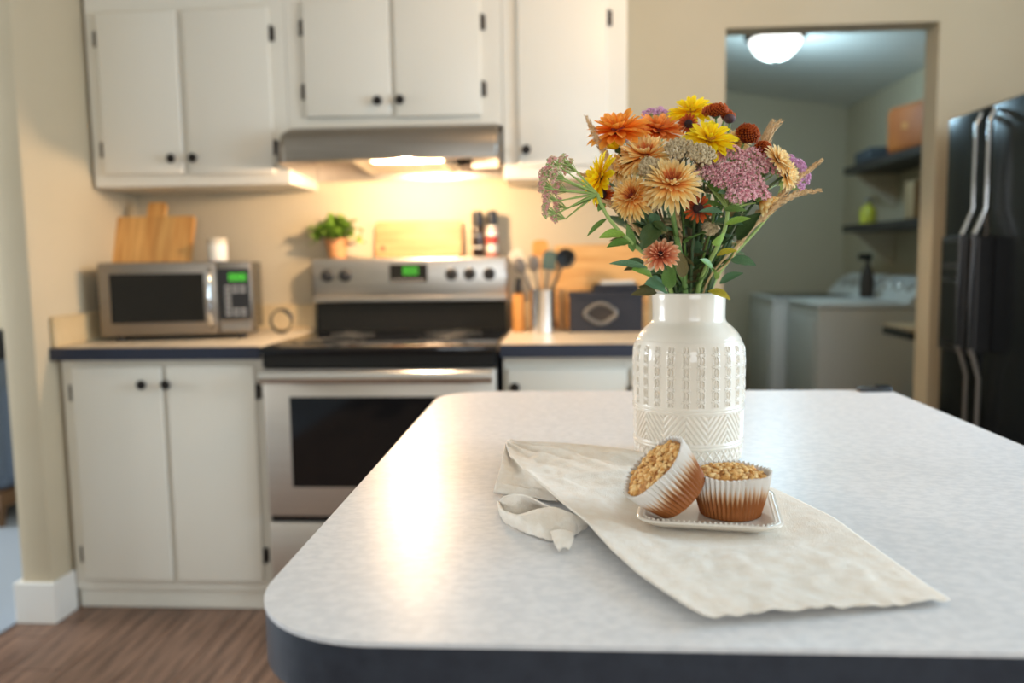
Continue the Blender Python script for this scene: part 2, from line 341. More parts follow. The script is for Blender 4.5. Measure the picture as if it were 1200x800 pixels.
# ------------------------------------------------------------------ cabinets
def cabinet(name, label, x0, x1, yf, z0, z1, doors, toe=None):
    t = thing(name, label, 'cabinet', ((x0+x1)/2, YB, z0)); ox, oy, oz = (x0+x1)/2, YB, z0
    mb = MB(); zb = z0 if toe is None else z0+toe
    mb.box(x0-ox, x1-ox, yf+0.02-oy, -0.002, zb-oz, z1-oz)
    mb.build('body', 'cabinet_paint', t)
    ff = MB(); xs = [x0]+[v for d in doors for v in (d[0], d[1])]+[x1]
    zd0, zd1 = doors[0][2], doors[0][3]; a = 0.012
    edges = [(x0, doors[0][0]+a)]+[(doors[i][1]-a, doors[i+1][0]+a) for i in range(len(doors)-1)]+[(doors[-1][1]-a, x1)]
    for e in edges: ff.box(e[0]-ox, e[1]-ox, yf-oy, yf+0.02-oy, zb-oz, z1-oz, 0.0015, 1)
    for i in range(len(doors)):
        for (za, zc) in ((zb, zd0+a), (zd1-a, z1)): ff.box(edges[i][1]-ox, edges[i+1][0]-ox, yf-oy, yf+0.02-oy, za-oz, zc-oz)
    ff.build('face_frame', 'cabinet_paint', t)
    if toe is not None:
        MB().box(x0-ox, x1-ox, yf+0.012-oy, yf+0.03-oy, 0.001-oz, zb-oz, 0.002, 1).build('toe_kick', 'cabinet_paint', t)
    for (dx0, dx1, dz0, dz1, knob, hinges) in doors:
        d = MB().box(dx0-ox, dx1-ox, yf-0.019-oy, yf-0.001-oy, dz0-oz, dz1-oz, 0.006, 3).build('door', 'cabinet_paint', t)
        kx, kz = knob
        MB().lathe([(0.006, 0), (0.006, -0.012), (0.0155, -0.016), (0.0165, -0.022), (0.012, -0.027), (0, -0.028)], (kx-ox, yf-0.019-oy, kz-oz), 20, 'Y').build('knob', 'dark_metal', d, label='small round dark metal knob')
        hx, side = hinges
        for hz in ((dz0+0.09), (dz1-0.09)):
            m2 = MB(); m2.tube([(hx-ox, yf-0.012-oy, hz-0.027-oz), (hx-ox, yf-0.012-oy, hz+0.027-oz)], 0.0048, 8)
            m2.box(min(hx, hx+side*0.012)-ox, max(hx, hx+side*0.012)-ox, yf-0.003-oy, yf-oy, hz-0.025-oz, hz+0.025-oz)
            m2.build('hinge', 'hinge_metal', d, label='dark surface hinge')
    return t
UF, LF = 2.94, 2.665
cabinet('wall_cabinet', 'white two-door wall cabinet above the microwave', -1.7, -0.977, UF, 1.466, 2.135,
        [(-1.655, -1.36, 1.508, 2.075, (-1.395, 1.56), (-1.660, -1)), (-1.338, -1.03, 1.503, 2.075, (-1.316, 1.56), (-1.025, 1))])
cabinet('wall_cabinet', 'short white two-door wall cabinet directly above the range hood', -0.975, -0.214, UF, 1.652, 2.135,
        [(-0.908, -0.602, 1.692, 2.09, (-0.646, 1.741), (-0.913, -1)), (-0.588, -0.286, 1.686, 2.09, (-0.568, 1.742), (-0.281, 1))])
cabinet('wall_cabinet', 'white single-door wall cabinet right of the range hood', -0.212, 0.217, UF, 1.466, 2.135,
        [(-0.16, 0.149, 1.506, 2.09, (-0.132, 1.562), (0.154, 1))])
cabinet('base_cabinet', 'white two-door base cabinet beneath the microwave counter', -1.7, -1.0, LF, 0.0, 0.872,
        [(-1.662, -1.347, 0.108, 0.85, (-1.407, 0.79), (-1.667, -1)), (-1.33, -1.03, 0.108, 0.852, (-1.324, 0.79), (-1.025, 1))], toe=0.072)
cabinet('base_cabinet', 'white base cabinet right of the stove, below the utensil crock', -0.205, 0.49, LF, 0.0, 0.872,
        [(-0.19, 0.195, 0.108, 0.835, (-0.166, 0.776), (0.2, 1)), (0.21, 0.47, 0.108, 0.835, (0.235, 0.776), (0.475, 1))], toe=0.072)
def countertop(label, x0, x1, side):
    t = thing('countertop', label, 'countertop', ((x0+x1)/2, YB, 0.873)); ox = (x0+x1)/2
    MB().box(x0-ox, x1-ox, -0.635, -0.001, 0.004, 0.042, 0.002, 1).build('slab', 'counter', t)
    MB().box(x0-ox, x1-ox, -0.641, -0.6355, 0.0, 0.042, 0.001, 1).build('edge_band', 'counter_edge', t, label='dark navy front edge')
    MB().box(x0-ox, x1-ox, -0.022, -0.001, 0.043, 0.145, 0.003, 1).build('backsplash', 'splash', t, label='low tan backsplash strip')
    if side: MB().box(x0-ox, x0-ox+0.02, -0.63, -0.023, 0.043, 0.145, 0.003, 1).build('backsplash', 'splash', t)
countertop('pale laminate countertop with navy edge under the microwave', -1.714, -0.998, True)
countertop('pale laminate countertop with navy edge under the utensil crock', -0.212, 0.5, False)

# ------------------------------------------------------------------ stove
def seg_digits(parent, x, y, z, h, text, gap=0.6):
    # lit seven-segment digits
    S = {'8': 'abcdefg', '0': 'abcdef'}
    mb = MB(); wd = h*0.5; t = h*0.13; cx = x
    for ch in text:
        for s in S[ch]:
            bx = {'a': (0, wd, h-t, h), 'd': (0, wd, 0, t), 'g': (0, wd, h/2-t/2, h/2+t/2), 'b': (wd-t, wd, h/2, h), 'c': (wd-t, wd, 0, h/2), 'e': (0, t, 0, h/2), 'f': (0, t, h/2, h)}[s]
            mb.box(cx+bx[0], cx+bx[1], y-0.0012, y, z+bx[2], z+bx[3])
        cx += wd*(1+gap)
    mb.build('digits', 'green_led', parent, label='glowing green digits', smooth=False)
X0, X1 = -0.99, -0.22; xc = (X0+X1)/2
st = thing('stove', 'stainless steel electric stove with black glass cooktop and oven window', 'stove', (xc, YB, 0)); hw = (X1-X0)/2
def yy(Y): return Y-YB
MB().box(-hw, hw, yy(2.64), yy(3.25), 0.03, 0.893, 0.003, 1).build('body', 'black_enamel', st)
MB().box(-hw, hw, yy(2.585), yy(3.19), 0.893, 0.917, 0.007, 2).build('cooktop', 'black_glass', st)
MB().box(-hw+0.006, hw-0.006, yy(2.603), yy(2.64), 0.845, 0.8925, 0.004, 1).build('front_strip', 'black_enamel', st)
# burner rings, thin printed circles
for (bx, by, r) in ((-0.19, 2.78, 0.105), (0.19, 2.78, 0.085), (-0.19, 3.03, 0.08), (0.19, 3.03, 0.105)):
    m2 = MB()
    for q in (r, r*0.7): m2.torus((bx, yy(by), 0.9172), q, 0.0012, 40, 4, 'Z', 1, 1)
    m2.build('burner_ring', 'dark_silicone', st)
# back guard
bgd = MB(); prof = [(yy(3.19), 0.917), (yy(3.205), 1.03), (yy(3.255), 1.03), (yy(3.255), 0.917)]
bgd.add([(-hw+.01, p[0], p[1]) for p in prof]+[(hw-.01, p[0], p[1]) for p in prof], [(0,1,2,3), (7,6,5,4), (0,4,5,1), (1,5,6,2), (2,6,7,3), (3,7,4,0)])
bgd.build('back_riser', 'black_glass', st, smooth=False)
MB().box(-hw, hw, yy(3.175), yy(3.258), 1.03, 1.2, 0.012, 3).build('control_panel', 'steel', st)
MB().box(-hw+0.004, hw-0.004, yy(3.17), yy(3.2), 1.028, 1.05, 0.004, 1).build('panel_lip', 'steel', st)
for kx, kz in ((-0.926, 1.131), (-0.855, 1.131), (-0.438, 1.132), (-0.368, 1.132), (-0.292, 1.131)):
    k = MB().lathe([(0.024, 0), (0.024, -0.006), (0.0195, -0.008), (0.018, -0.028), (0.015, -0.031), (0, -0.0315)], (kx-xc, yy(3.175), kz), 24, 'Y').build('knob', 'black_plastic', st)
    MB().box(kx-xc-0.004, kx-xc+0.004, yy(3.175)-0.038, yy(3.175)-0.03, kz-0.019, kz+0.019, 0.002, 1).build('grip', 'black_plastic', k)
dsp = MB().box(-0.68-xc, -0.532-xc, yy(3.171), yy(3.176), 1.102, 1.172, 0.003, 1).build('display', 'black_glass', st)
seg_digits(dsp, -0.625-xc, yy(3.1705), 1.132, 0.03, '800', 0.35)
mb = MB()
for i in range(6): mb.box(-0.672-xc+i*0.022, -0.658-xc+i*0.022, yy(3.1695), yy(3.1708), 1.109, 1.114)
mb.build('touch_keys', 'key_grey', dsp)
# oven door
dr = MB().box(-hw+0.004, hw-0.004, yy(2.605), yy(2.638), 0.352, 0.842, 0.008, 2).build('oven_door', 'oven_steel', st)
MB().box(-0.9-xc, -0.31-xc, yy(2.6035), yy(2.606), 0.452, 0.752, 0.004, 1).build('window', 'black_glass', dr)
h = MB(); h.tube([(-hw+0.012, yy(2.56), 0.822), (hw-0.012, yy(2.56), 0.822)], 0.021, 20)
for sx in (-1, 1): h.box(sx*(hw-0.05)-0.014, sx*(hw-0.05)+0.014, yy(2.56), yy(2.606), 0.81, 0.834, 0.004, 1)
h.build('handle', 'steel_bright', dr, label='thick polished steel bar handle')
MB().box(-hw+0.004, hw-0.004, yy(2.609), yy(2.638), 0.075, 0.33, 0.008, 2).build('drawer', 'oven_steel', st)
MB().box(-hw+0.008, hw-0.008, yy(2.625), yy(2.64), 0.33, 0.352).build('drawer_gap', 'black_enamel', st)
MB().box(-hw+0.02, hw-0.02, yy(2.68), yy(3.2), 0.0, 0.03).build('base', 'black_plastic', st)

# ------------------------------------------------------------------ range hood
hx0, hx1 = -0.977, -0.22; hc = (hx0+hx1)/2; hh = (hx1-hx0)/2
hd = thing('range_hood', 'stainless steel under-cabinet range hood with lit lamp', 'range hood', (hc, YB, 1.5))
mb = MB(); prof = [(3.262, 1.650), (2.94, 1.650), (2.86, 1.644), (2.815, 1.628), (2.795, 1.600), (2.79, 1.565), (2.79, 1.528), (2.80, 1.526)]
n = len(prof); vs_ = []
XS = [(-hh, 0.035), (-hh+0.012, 0.012), (-hh+0.04, 0.0), (hh-0.012, 0.0), (hh, 0.004)]
for x, ins in XS:
    for k, (y, z) in enumerate(prof): vs_.append((x, yy(y)+(ins*1.2 if 0 < k else 0), z-1.5-(ins*0.55 if k < 5 else 0)))
fs_ = [(i*n+k, i*n+k+1, (i+1)*n+k+1, (i+1)*n+k) for i in range(len(XS)-1) for k in range(n-1)]
mb.add(vs_, fs_)
sh = mb.build('canopy', 'steel_dark', hd, fix=True, angle=50); sm = sh.modifiers.new('thick', 'SOLIDIFY'); sm.thickness = 0.004; sm.offset = 0
for sx in (-1, 1):
    x = sx*hh; xi = x-sx*0.004
    pl = [(yy(3.262), 0.145), (yy(2.94), 0.145), (yy(2.83), 0.10), (yy(2.80), 0.028), (yy(2.86), 0.018), (yy(3.262), 0.0)]
    M = Matrix(((0, 0, 1, 0), (1, 0, 0, 0), (0, 1, 0, 0), (0, 0, 0, 1)))
    MB().prism(pl, min(x, xi), max(x, xi), M).build('side_panel', 'hood_inside', hd, smooth=False)
MB().box(-hh+0.005, hh-0.005, yy(2.86), yy(3.262), 0.085, 0.09).build('inner_pan', 'hood_inside', hd)
ln = MB().box(-0.665-hc, -0.42-hc, yy(2.83), yy(2.915), 0.026, 0.044, 0.008, 2).build('lamp_lens', 'hood_lens', hd, label='glowing warm lamp lens')
# filter, slanted frame with mesh
fl = MB(); f0, f1 = -0.74-hc, -0.44-hc
fl.add([(f0, yy(2.93), 0.046), (f1, yy(2.93), 0.046), (f1, yy(3.23), 0.022), (f0, yy(3.23), 0.022), (f0, yy(2.93), 0.056), (f1, yy(2.93), 0.056), (f1, yy(3.23), 0.032), (f0, yy(3.23), 0.032)],
       [(3,2,1,0), (4,5,6,7), (0,1,5,4), (1,2,6,5), (2,3,7,6), (3,0,4,7)])
fo = fl.build('grease_filter', 'filter_mesh', hd, smooth=False)
for (xa, xb) in ((f0-0.012, f0+0.012), (f1-0.012, f1+0.012)):
    MB().add([(xa, yy(2.92), 0.042), (xb, yy(2.92), 0.042), (xb, yy(3.24), 0.017), (xa, yy(3.24), 0.017), (xa, yy(2.92), 0.058), (xb, yy(2.92), 0.058), (xb, yy(3.24), 0.034), (xa, yy(3.24), 0.034)],
             [(3,2,1,0), (4,5,6,7), (0,1,5,4), (1,2,6,5), (2,3,7,6), (3,0,4,7)]).build('filter_frame', 'steel', fo, smooth=False)
MB().box(-hh+0.005, hh-0.005, yy(3.25), yy(3.262), 0.0, 0.084).build('back_panel', 'hood_inside', hd)
MB().box(-0.42-hc, -0.378-hc, yy(2.93), yy(3.2), 0.02, 0.08).build('vent_slot', 'black_plastic', hd)
MB().box(-0.33-hc, -0.235-hc, yy(2.99), yy(3.0), 0.012, 0.075, 0.003, 1).build('rating_plate', 'label_white', hd)
MB().box(-0.372-hc, -0.225-hc, yy(3.001), yy(3.02), 0.0, 0.084).build('switch_box', 'dark_brown', hd)
l = bpy.data.lights.new('hood_lamp_light', 'POINT'); l.energy = 27; l.color = WARM; l.shadow_soft_size = 0.022
o = bpy.data.objects.new('hood_lamp_light', l); COL.objects.link(o); o.location = (-0.545, 2.85, 1.5)

# ------------------------------------------------------------------ island
IL, IR, IN_, IF_ = -0.265, 0.668, 0.586, 1.742; T = 0.91
isl = thing('kitchen_island', 'kitchen island with mottled white laminate top and dark rounded edge band', 'kitchen island', (0.2, 1.16, 0))
def loc(poly): return [(x-0.2, y-1.16) for x, y in poly]
RC = (0.02, 0.10, 0.115, 0.115)
MB().prism(loc(rrect(IL, IR, IN_, IF_, RC, 14)), T-0.004, T).build('top_laminate', 'worktop', isl, angle=30)
MB().prism(loc(rrect(IL+.0005, IR-.0005, IN_+.0005, IF_-.0005, RC, 14)), T-0.05, T-0.0042).build('edge_band', 'worktop_edge', isl, angle=30, label='dark charcoal edge band')
MB().box(-0.36, 0.36, -0.42, 0.5, 0.08, T-0.05).build('base', 'cabinet_paint', isl)
MB().box(-0.33, 0.33, -0.38, 0.46, 0.0, 0.08).build('plinth', 'black_plastic', isl)
for i in range(2):
    d = MB().box(-0.35+i*0.36, -0.02+i*0.36, -0.438, -0.42, 0.11, 0.83, 0.005, 2).build('door', 'cabinet_paint', isl)
    MB().lathe([(0.006, 0), (0.006, -0.012), (0.0155, -0.016), (0.012, -0.027), (0, -0.028)], (-0.05+i*0.1, -0.438, 0.77), 16, 'Y').build('knob', 'dark_metal', d)
g = thing('phone', 'small black gadget lying at the far right corner of the island', 'gadget', (0.632, 1.725, T), 0.1)
MB().box(-0.034, 0.034, -0.012, 0.012, 0, 0.009, 0.003, 2).build('case', 'black_plastic', g); MB().box(0.004, 0.03, -0.010, 0.010, 0.0092, 0.013, 0.0015, 1).build('raised_end', 'black_glass', g)

# ------------------------------------------------------------------ microwave
mx0, mx1 = -1.645, -1.122; mc = (mx0+mx1)/2; MY = 2.862
mw = thing('microwave', 'stainless steel microwave with black door window on the left counter', 'microwave', (mc, MY, 0.9155), 0.2); m_ = (mx1-mx0)/2
mb = MB(); mb.box(-m_+0.012, m_-0.016, 0.03, 0.32, 0.022, 0.274, 0.006, 2); mb.build('case', 'black_enamel', mw)
for sx in (-1, 1):
    for y in (0.06, 0.28): MB().lathe([(0.016, 0), (0.018, 0.019)], (sx*(m_-0.05), y, 0), 14).build('foot', 'black_plastic', mw)
dx1 = -1.243-mc
md = MB().box(-m_, dx1, 0.0, 0.03, 0.018, 0.278, 0.006, 2).build('door', 'steel_dark', mw)
MB().box(-1.607-mc, -1.288-mc, -0.002, 0.001, 0.064, 0.238, 0.003, 1).build('window', 'black_glass', md)
MB().tube([(-1.264-mc, 0.0, 0.245), (-1.264-mc, -0.03, 0.235), (-1.264-mc, -0.042, 0.20), (-1.264-mc, -0.046, 0.147), (-1.264-mc, -0.042, 0.094), (-1.264-mc, -0.03, 0.06), (-1.264-mc, 0.0, 0.05)], 0.0105, 14).build('handle', 'chrome', md)
mp = MB().box(dx1+0.001, m_, 0.001, 0.03, 0.018, 0.278, 0.006, 2).build('control_panel', 'steel_dark', mw)
MB().box(dx1+0.004, m_-0.007, -0.0015, 0.002, 0.07, 0.252, 0.002, 1).build('keypad', 'black_plastic', mp)
seg_digits(mp, -1.2-mc, -0.0016, 0.208, 0.026, '8888', 0.18)
kb = MB()
for r in range(7):
    for c_ in range(3):
        if r in (2, 3, 4) and c_ > 0: continue
        kb.box(-1.216-mc+c_*0.026, -1.195-mc+c_*0.026, -0.0028, -0.0014, 0.182-r*0.0165, 0.192-r*0.0165)
kb.build('keys', 'key_grey', mp)
MB().box(dx1+0.008, m_-0.008, -0.002, 0.002, 0.028, 0.06, 0.002, 1).build('door_button', 'steel_dark', mp)
cp = MB(); pts = [(-1.1+0.042*math.cos(k*0.42)+0.0012*k, 3.14-0.004*k, 0.965+0.042*math.sin(k*0.42)) for k in range(34)]
tag(cp.tube(pts, 0.003, 8).build('power_cord', 'black_plastic'), 'thin black power cord looping beside the microwave', 'cord')

# leaning paddle board on the microwave
def leaning_board(name, label, cat, base, width, height, thick, lean, m, strips, handle=None, hole=None, rz=0, corner=0.008):
    t = thing(name, label, cat, base, rz); M = Matrix.Rotation(-lean, 4, 'X')
    sw = width/strips; Mx = M @ Matrix(((1, 0, 0, 0), (0, 0, 1, 0), (0, 1, 0, 0), (0, 0, 0, 1)))
    for i in range(strips):
        a, b = -width/2+i*sw, -width/2+(i+1)*sw
        r = (corner if i == strips-1 else 0.0008, corner if i == 0 else 0.0008, corner if i == 0 else 0.0008, corner if i == strips-1 else 0.0008)
        MB().prism(rrect(a, b, 0, height, r, 4), 0, thick, Mx).build('board' if strips == 1 else 'strip', m, t, fix=True)
    if handle:
        MB().prism(rrect(handle[0]-handle[1]/2, handle[0]+handle[1]/2, height-0.005, height+handle[2], (0.012, 0.012, 0.001, 0.001), 5), 0.001, thick-0.001, Mx).build('handle', m, t, fix=True)
    if hole:
        MB().lathe([(0.0095, 0.0), (0.0095, -0.002), (0, -0.002)], (0, 0, 0), 18, 'Y').build('hole', 'dark_brown', t).matrix_local = M @ Matrix.Translation((hole[0], 0.0005, hole[1]))
    return t
leaning_board('paddle_board', 'striped wooden paddle board with handle leaning on top of the microwave', 'cutting board', (-1.565, 3.045, 1.194), 0.305, 0.185, 0.018, 0.33, 'oak_board', 4, (0.0, 0.07, 0.058))
cj = thing('candle', 'white candle jar standing on the microwave top', 'candle', (-1.31, 3.06, 1.1935))
MB().lathe([(0.030, 0), (0.036, 0.003), (0.037, 0.06), (0.035, 0.066)], (0, 0, 0), 28).build('jar', 'wax', cj); MB().lathe([(0.036, 0.066), (0.037, 0.07), (0.037, 0.084), (0.034, 0.087), (0, 0.088)], (0, 0, 0), 28).build('lid', 'cream_plastic', cj)

# on the stove panel
BG = 1.2
pt = thing('potted_herb', 'bushy green plant in a small terracotta pot on the stove panel', 'plant', (-0.893, 3.213, BG))
MB().lathe([(0.032, 0), (0.034, 0.003), (0.043, 0.06), (0.046, 0.06), (0.047, 0.074), (0.042, 0.075), (0.039, 0.065), (0, 0.063)], (0, 0, 0), 28).build('pot', 'terracotta', pt)
lf = MB().add([(0, -0.1, 0), (0.35, -0.32, 0.05), (0.75, -0.22, 0.02), (1, 0, -0.1), (0.75, 0.22, 0.02), (0.35, 0.32, 0.05), (0, 0.1, 0), (0.5, 0, -0.03)], [(0,1,7,6), (1,2,7), (2,3,7), (3,4,7), (4,5,7), (5,6,7)]).mesh('leaf', 'leaf_herb')
stb = MB(); rnd = random.Random(3)
for i in range(56):
    a = rnd.uniform(0, 2*PI); r = rnd.uniform(0.02, 0.112)*(1 if abs(math.sin(a)) < 0.6 else 0.5); hgt = rnd.uniform(0.03, 0.105)-abs(r)*0.55
    tip = Vector((r*math.cos(a), r*math.sin(a)*0.5-0.03, 0.068+max(hgt, -0.02))); b0 = Vector((0.02*math.cos(a), 0.02*math.sin(a), 0.07))
    mid = b0.lerp(tip, 0.5)+Vector((0, 0, 0.02)); stb.tube([b0, mid, tip], 0.0012, 5)
    for j in range(6):
        p = mid.lerp(tip, j/5); aa = rnd.uniform(0, 2*PI); o = link('leaf', lf, pt)
        o.matrix_local = Matrix.Translation(p) @ Euler((rnd.uniform(-.5, .5), rnd.uniform(-.9, .3), aa)).to_matrix().to_4x4() @ Matrix.Scale(rnd.uniform(0.028, 0.044), 4)
stb.build('stems', 'stem_green', pt)
leaning_board('small_board', 'pale rectangular wooden board with hanging hole propped on the stove panel', 'cutting board', (-0.573, 3.222, BG), 0.34, 0.142, 0.014, 0.13, 'maple_board', 1, None, (-0.142, 0.035), corner=0.014)
def spice(label, x, cap, body, band):
    t = thing('spice_grinder', label, 'spice jar', (x, 3.215, BG), 0, 'spice grinders on the stove panel')
    MB().lathe([(0.021, 0), (0.0225, 0.003), (0.0225, 0.105), (0.018, 0.115)], (0, 0, 0), 24).build('bottle', body, t)
    MB().lathe([(0.0175, 0.1152), (0.021, 0.118), (0.0215, 0.15), (0.0205, 0.168), (0.016, 0.172), (0, 0.172)], (0, 0, 0), 24).build('cap', cap, t)
    for (z0, z1, mm) in band: MB().lathe([(0.0231, z0), (0.0231, z1)], (0, 0, 0), 24).build('label_band', mm, t)
spice('dark spice grinder with black cap on the stove panel', -0.338, 'black_plastic', 'glass_jar', [(0.03, 0.036, 'label_white'), (0.075, 0.08, 'key_grey')])
spice('spice grinder with red and white label and black cap', -0.282, 'black_plastic', 'label_white', [(0.0, 0.012, 'label_red'), (0.045, 0.075, 'label_red'), (0.098, 0.1045, 'label_red')])

# right counter
CT = 0.9155
ck = thing('utensil_crock', 'shiny steel utensil crock on the right counter', 'crock', (-0.086, 3.06, CT))
MB().lathe([(0.0455, 0), (0.047, 0.002), (0.047, 0.155), (0.048, 0.158), (0.046, 0.158), (0.0445, 0.15), (0.0445, 0.006), (0, 0.005)], (0, 0, 0), 40).build('cup', 'steel_bright', ck)
def utensil(name, label, top, hm, bm_, build):
    # handle from inside the crock to the head; the head is a shape in the handle's plane
    c = Vector((-0.086, 3.06, CT)); top = Vector(top); base = c+Vector((-(top.x-c.x)*0.35, 0.01-(top.y-c.y)*0.2, 0.012))
    t = thing(name, label, 'utensil', base, 0, 'utensils in the steel crock'); d = top-base
    MB().tube([(0, 0, 0), d*0.5, d], [0.006, 0.0055, 0.005], 10).build('handle', hm, t)
    z = d.normalized(); y = Vector((0, -1, 0)); x = y.cross(z).normalized(); y = z.cross(x)
    M = Matrix(((x.x, y.x, z.x, d.x), (x.y, y.y, z.y, d.y), (x.z, y.z, z.z, d.z), (0, 0, 0, 1)))
    hb = MB(); build(hb); hb.build('head', bm_, t).matrix_local = M
Mz = Matrix(((1, 0, 0, 0), (0, 0, 1, 0), (0, 1, 0, 0), (0, 0, 0, 1)))
def ladle(b): b.lathe([(0.0, -0.028), (0.015, -0.024), (0.028, -0.012), (0.034, 0.004), (0.036, 0.012), (0.034, 0.012), (0.03, 0.004), (0.015, -0.016), (0, -0.02)], (0, -0.01, 0.025), 24, 'Y')
def spat(w, hgt): return lambda b: b.prism(rrect(-w/2, w/2, -0.005, hgt, (w*.3, w*.3, w*.15, w*.15), 5), -0.004, 0.004, Mz)
def spoon(b): b.ball((0, 0, 0.03), 0.03, 2, (0.8, 0.28, 1.1))
utensil('ladle', 'black ladle leaning right in the steel crock', (-0.008, 3.04, 1.165), 'dark_silicone', 'dark_silicone', ladle)
utensil('wooden_spatula', 'orange-brown wooden spatula rising highest from the steel crock', (-0.092, 3.09, 1.20), 'spoon_wood', 'knife_wood', spat(0.06, 0.055))
utensil('turner', 'cream flat turner leaning left in the steel crock', (-0.165, 3.06, 1.165), 'cream_plastic', 'cream_plastic', spat(0.05, 0.06))
utensil('serving_spoon', 'grey serving spoon leaning left in the steel crock', (-0.155, 3.03, 1.135), 'grey_silicone', 'grey_silicone', spoon)
utensil('spatula', 'dark green-grey spatula in the middle of the steel crock', (-0.062, 3.05, 1.15), 'grey_silicone', 'green_silicone', spat(0.05, 0.065))
utensil('basting_spoon', 'grey-brown spoon in the middle of the steel crock', (-0.112, 3.03, 1.14), 'grey_silicone', 'grey_silicone', spoon)
utensil('wooden_spoon', 'tan wooden spoon behind the ladle in the steel crock', (-0.04, 3.08, 1.14), 'spoon_wood', 'spoon_wood', spoon)
kn = thing('knife_block', 'narrow orange wooden block standing between stove and crock', 'knife block', (-0.178, 3.13, CT))
MB().box(-0.02, 0.02, -0.06, 0.06, 0, 0.14, 0.004, 2).build('block', 'knife_wood', kn); MB().box(-0.012, 0.012, -0.04, -0.015, 0.1405, 0.18, 0.004, 2).build('handle', 'black_plastic', kn); MB().box(-0.012, 0.012, 0.0, 0.03, 0.1405, 0.2, 0.004, 2).build('handle', 'black_plastic', kn)
leaning_board('large_board', 'large golden wooden board leaning on the wall behind the black bin', 'cutting board', (0.14, 3.19, CT), 0.36, 0.325, 0.02, 0.14, 'pine_board', 3, corner=0.012)
leaning_board('narrow_board', 'narrow wooden board standing between the crock and the black bin', 'cutting board', (-0.013, 3.14, CT), 0.032, 0.155, 0.02, 0.1, 'spoon_wood', 1, corner=0.004)
bn = thing('storage_bin', 'black fabric storage bin with pewter ring handle on the right counter', 'storage bin', (0.148, 3.1, CT))
mb = MB(); mb.prism(rrect(-0.135, 0.135, -0.06, 0.06, 0.012, 4), 0, 0.14); mb.build('bin', 'navy_canvas', bn)
mb = MB(); mb.prism(rrect(-0.139, 0.139, -0.064, 0.064, 0.014, 4), 0.128, 0.146); mb.build('rim', 'navy_canvas', bn)
mb = MB(); R_ = []
for k in range(40):
    a = 2*PI*k/40; q = 1+0.10*math.cos(4*a)-0.10*(1 if abs(math.sin(a)) > .93 else 0); R_.append((-0.02+0.052*math.cos(a)*q, -0.064, 0.068+0.037*math.sin(a)*q))
mb.tube(R_+[R_[0]], 0.008, 8, False); mb.build('handle_ring', 'pewter', bn); mb = MB(); mb.prism([(p[0], p[2]) for p in R_], 0.0605, 0.0615, Matrix(((1,0,0,0),(0,0,-1,0),(0,1,0,0),(0,0,0,1)))); mb.build('ring_opening', 'dark_brown', bn, fix=True)
def folded(label, base, sx, sy, sz, m, rz=0):
    t = thing('folded_cloth', label, 'cloth', base, rz); k = 3
    for i in range(k): MB().box(-sx/2+0.003*i, sx/2-0.002*i, -sy/2, sy/2-0.004*i, sz*i/k, sz*(i+1)/k, sz/k*0.42, 3).build('fold', m, t)
folded('navy cloth folded on top of the black bin', (0.185, 3.1, CT+0.147), 0.17, 0.1, 0.026, 'navy_canvas', 0.06)
folded('white cloth folded behind the black bin top', (0.19, 3.11, CT+0.1735), 0.13, 0.07, 0.013, 'label_white', 0.1)

# ------------------------------------------------------------------ refrigerator
FX, FY1, FY0, FZ = 1.373, 3.122, 2.27, 1.662; SEAM = 2.815
fg = thing('refrigerator', 'black side-by-side refrigerator with long chrome-trimmed handles and dispenser', 'refrigerator', (1.75, 2.7, 0))
def fb(x0, x1, y0, y1, z0, z1, bev=0.0, seg=2): return MB().box(x0-1.75, x1-1.75, y0-2.7, y1-2.7, z0, z1, bev, seg)
fb(FX+0.075, 2.15, FY0+0.004, FY1-0.004, 0.03, FZ-0.012, 0.006).build('cabinet', 'fridge_black', fg)
fb(FX+0.1, 2.1, FY0+0.05, FY1-0.05, 0.0, 0.03).build('base_grille', 'black_plastic', fg)
d1 = fb(FX, FX+0.07, SEAM+0.003, FY1, 0.06, FZ, 0.012, 3).build('freezer_door', 'fridge_black', fg)
d2 = fb(FX, FX+0.07, FY0, SEAM-0.003, 0.06, FZ, 0.012, 3).build('fridge_door', 'fridge_black', fg)
def fridge_handle(y, par):
    o1, o2 = 0.02, 0.05
    P_ = [(0, 0.012, FZ-0.02), (-o1*0.3, 0, FZ-0.03), (-o1, 0, FZ-0.06), (-o1, 0, 1.33), (-o2*0.75, 0.004, 1.275), (-o2, 0.004, 1.245)]
    Q_ = [(-o2, 0.004, 1.245), (-o2-.004, 0.004, 1.05), (-o2, 0.004, 0.875)]
    S_ = [(-o2, 0.004, 0.875), (-o2*0.75, 0.004, 0.845), (-o1, 0, 0.775), (-o1, 0, 0.30), (-o1*0.3, 0, 0.26), (0, 0.0, 0.25)]
    tr = lambda A: [(FX-1.75+p[0]-0.004, y-2.7+p[1], p[2]) for p in A]
    h_ = MB().tube(tr(Q_), 0.009, 12).build('handle', 'black_enamel', par)
    MB().tube(tr(P_), [0.0065]*4+[0.009, 0.010], 12).build('upper_trim', 'chrome', h_); MB().tube(tr(S_), [0.009, 0.008, 0.0065, 0.0065, 0.0065, 0.0065], 12).build('lower_trim', 'pewter', h_)
    MB().box(FX-1.75-o2, FX-1.75+0.002, y-2.7-0.012, y-2.7+0.016, 0.86, 1.24, 0.004, 1).build('handle_web', 'black_plastic', h_)
fridge_handle(SEAM+0.045, d1); fridge_handle(SEAM-0.04, d2)
ds = fb(FX-0.012, FX+0.004, 2.895, 3.112, 0.84, 1.245, 0.006).build('dispenser', 'black_plastic', d1)
fb(FX-0.0145, FX-0.0122, 2.912, 3.1, 1.10, 1.225, 0.003, 1).build('dispenser_controls', 'black_glass', ds)
fb(FX-0.0145, FX-0.0122, 2.915, 3.095, 0.87, 1.085, 0.003, 1).build('dispenser_recess', 'black_glass', ds)
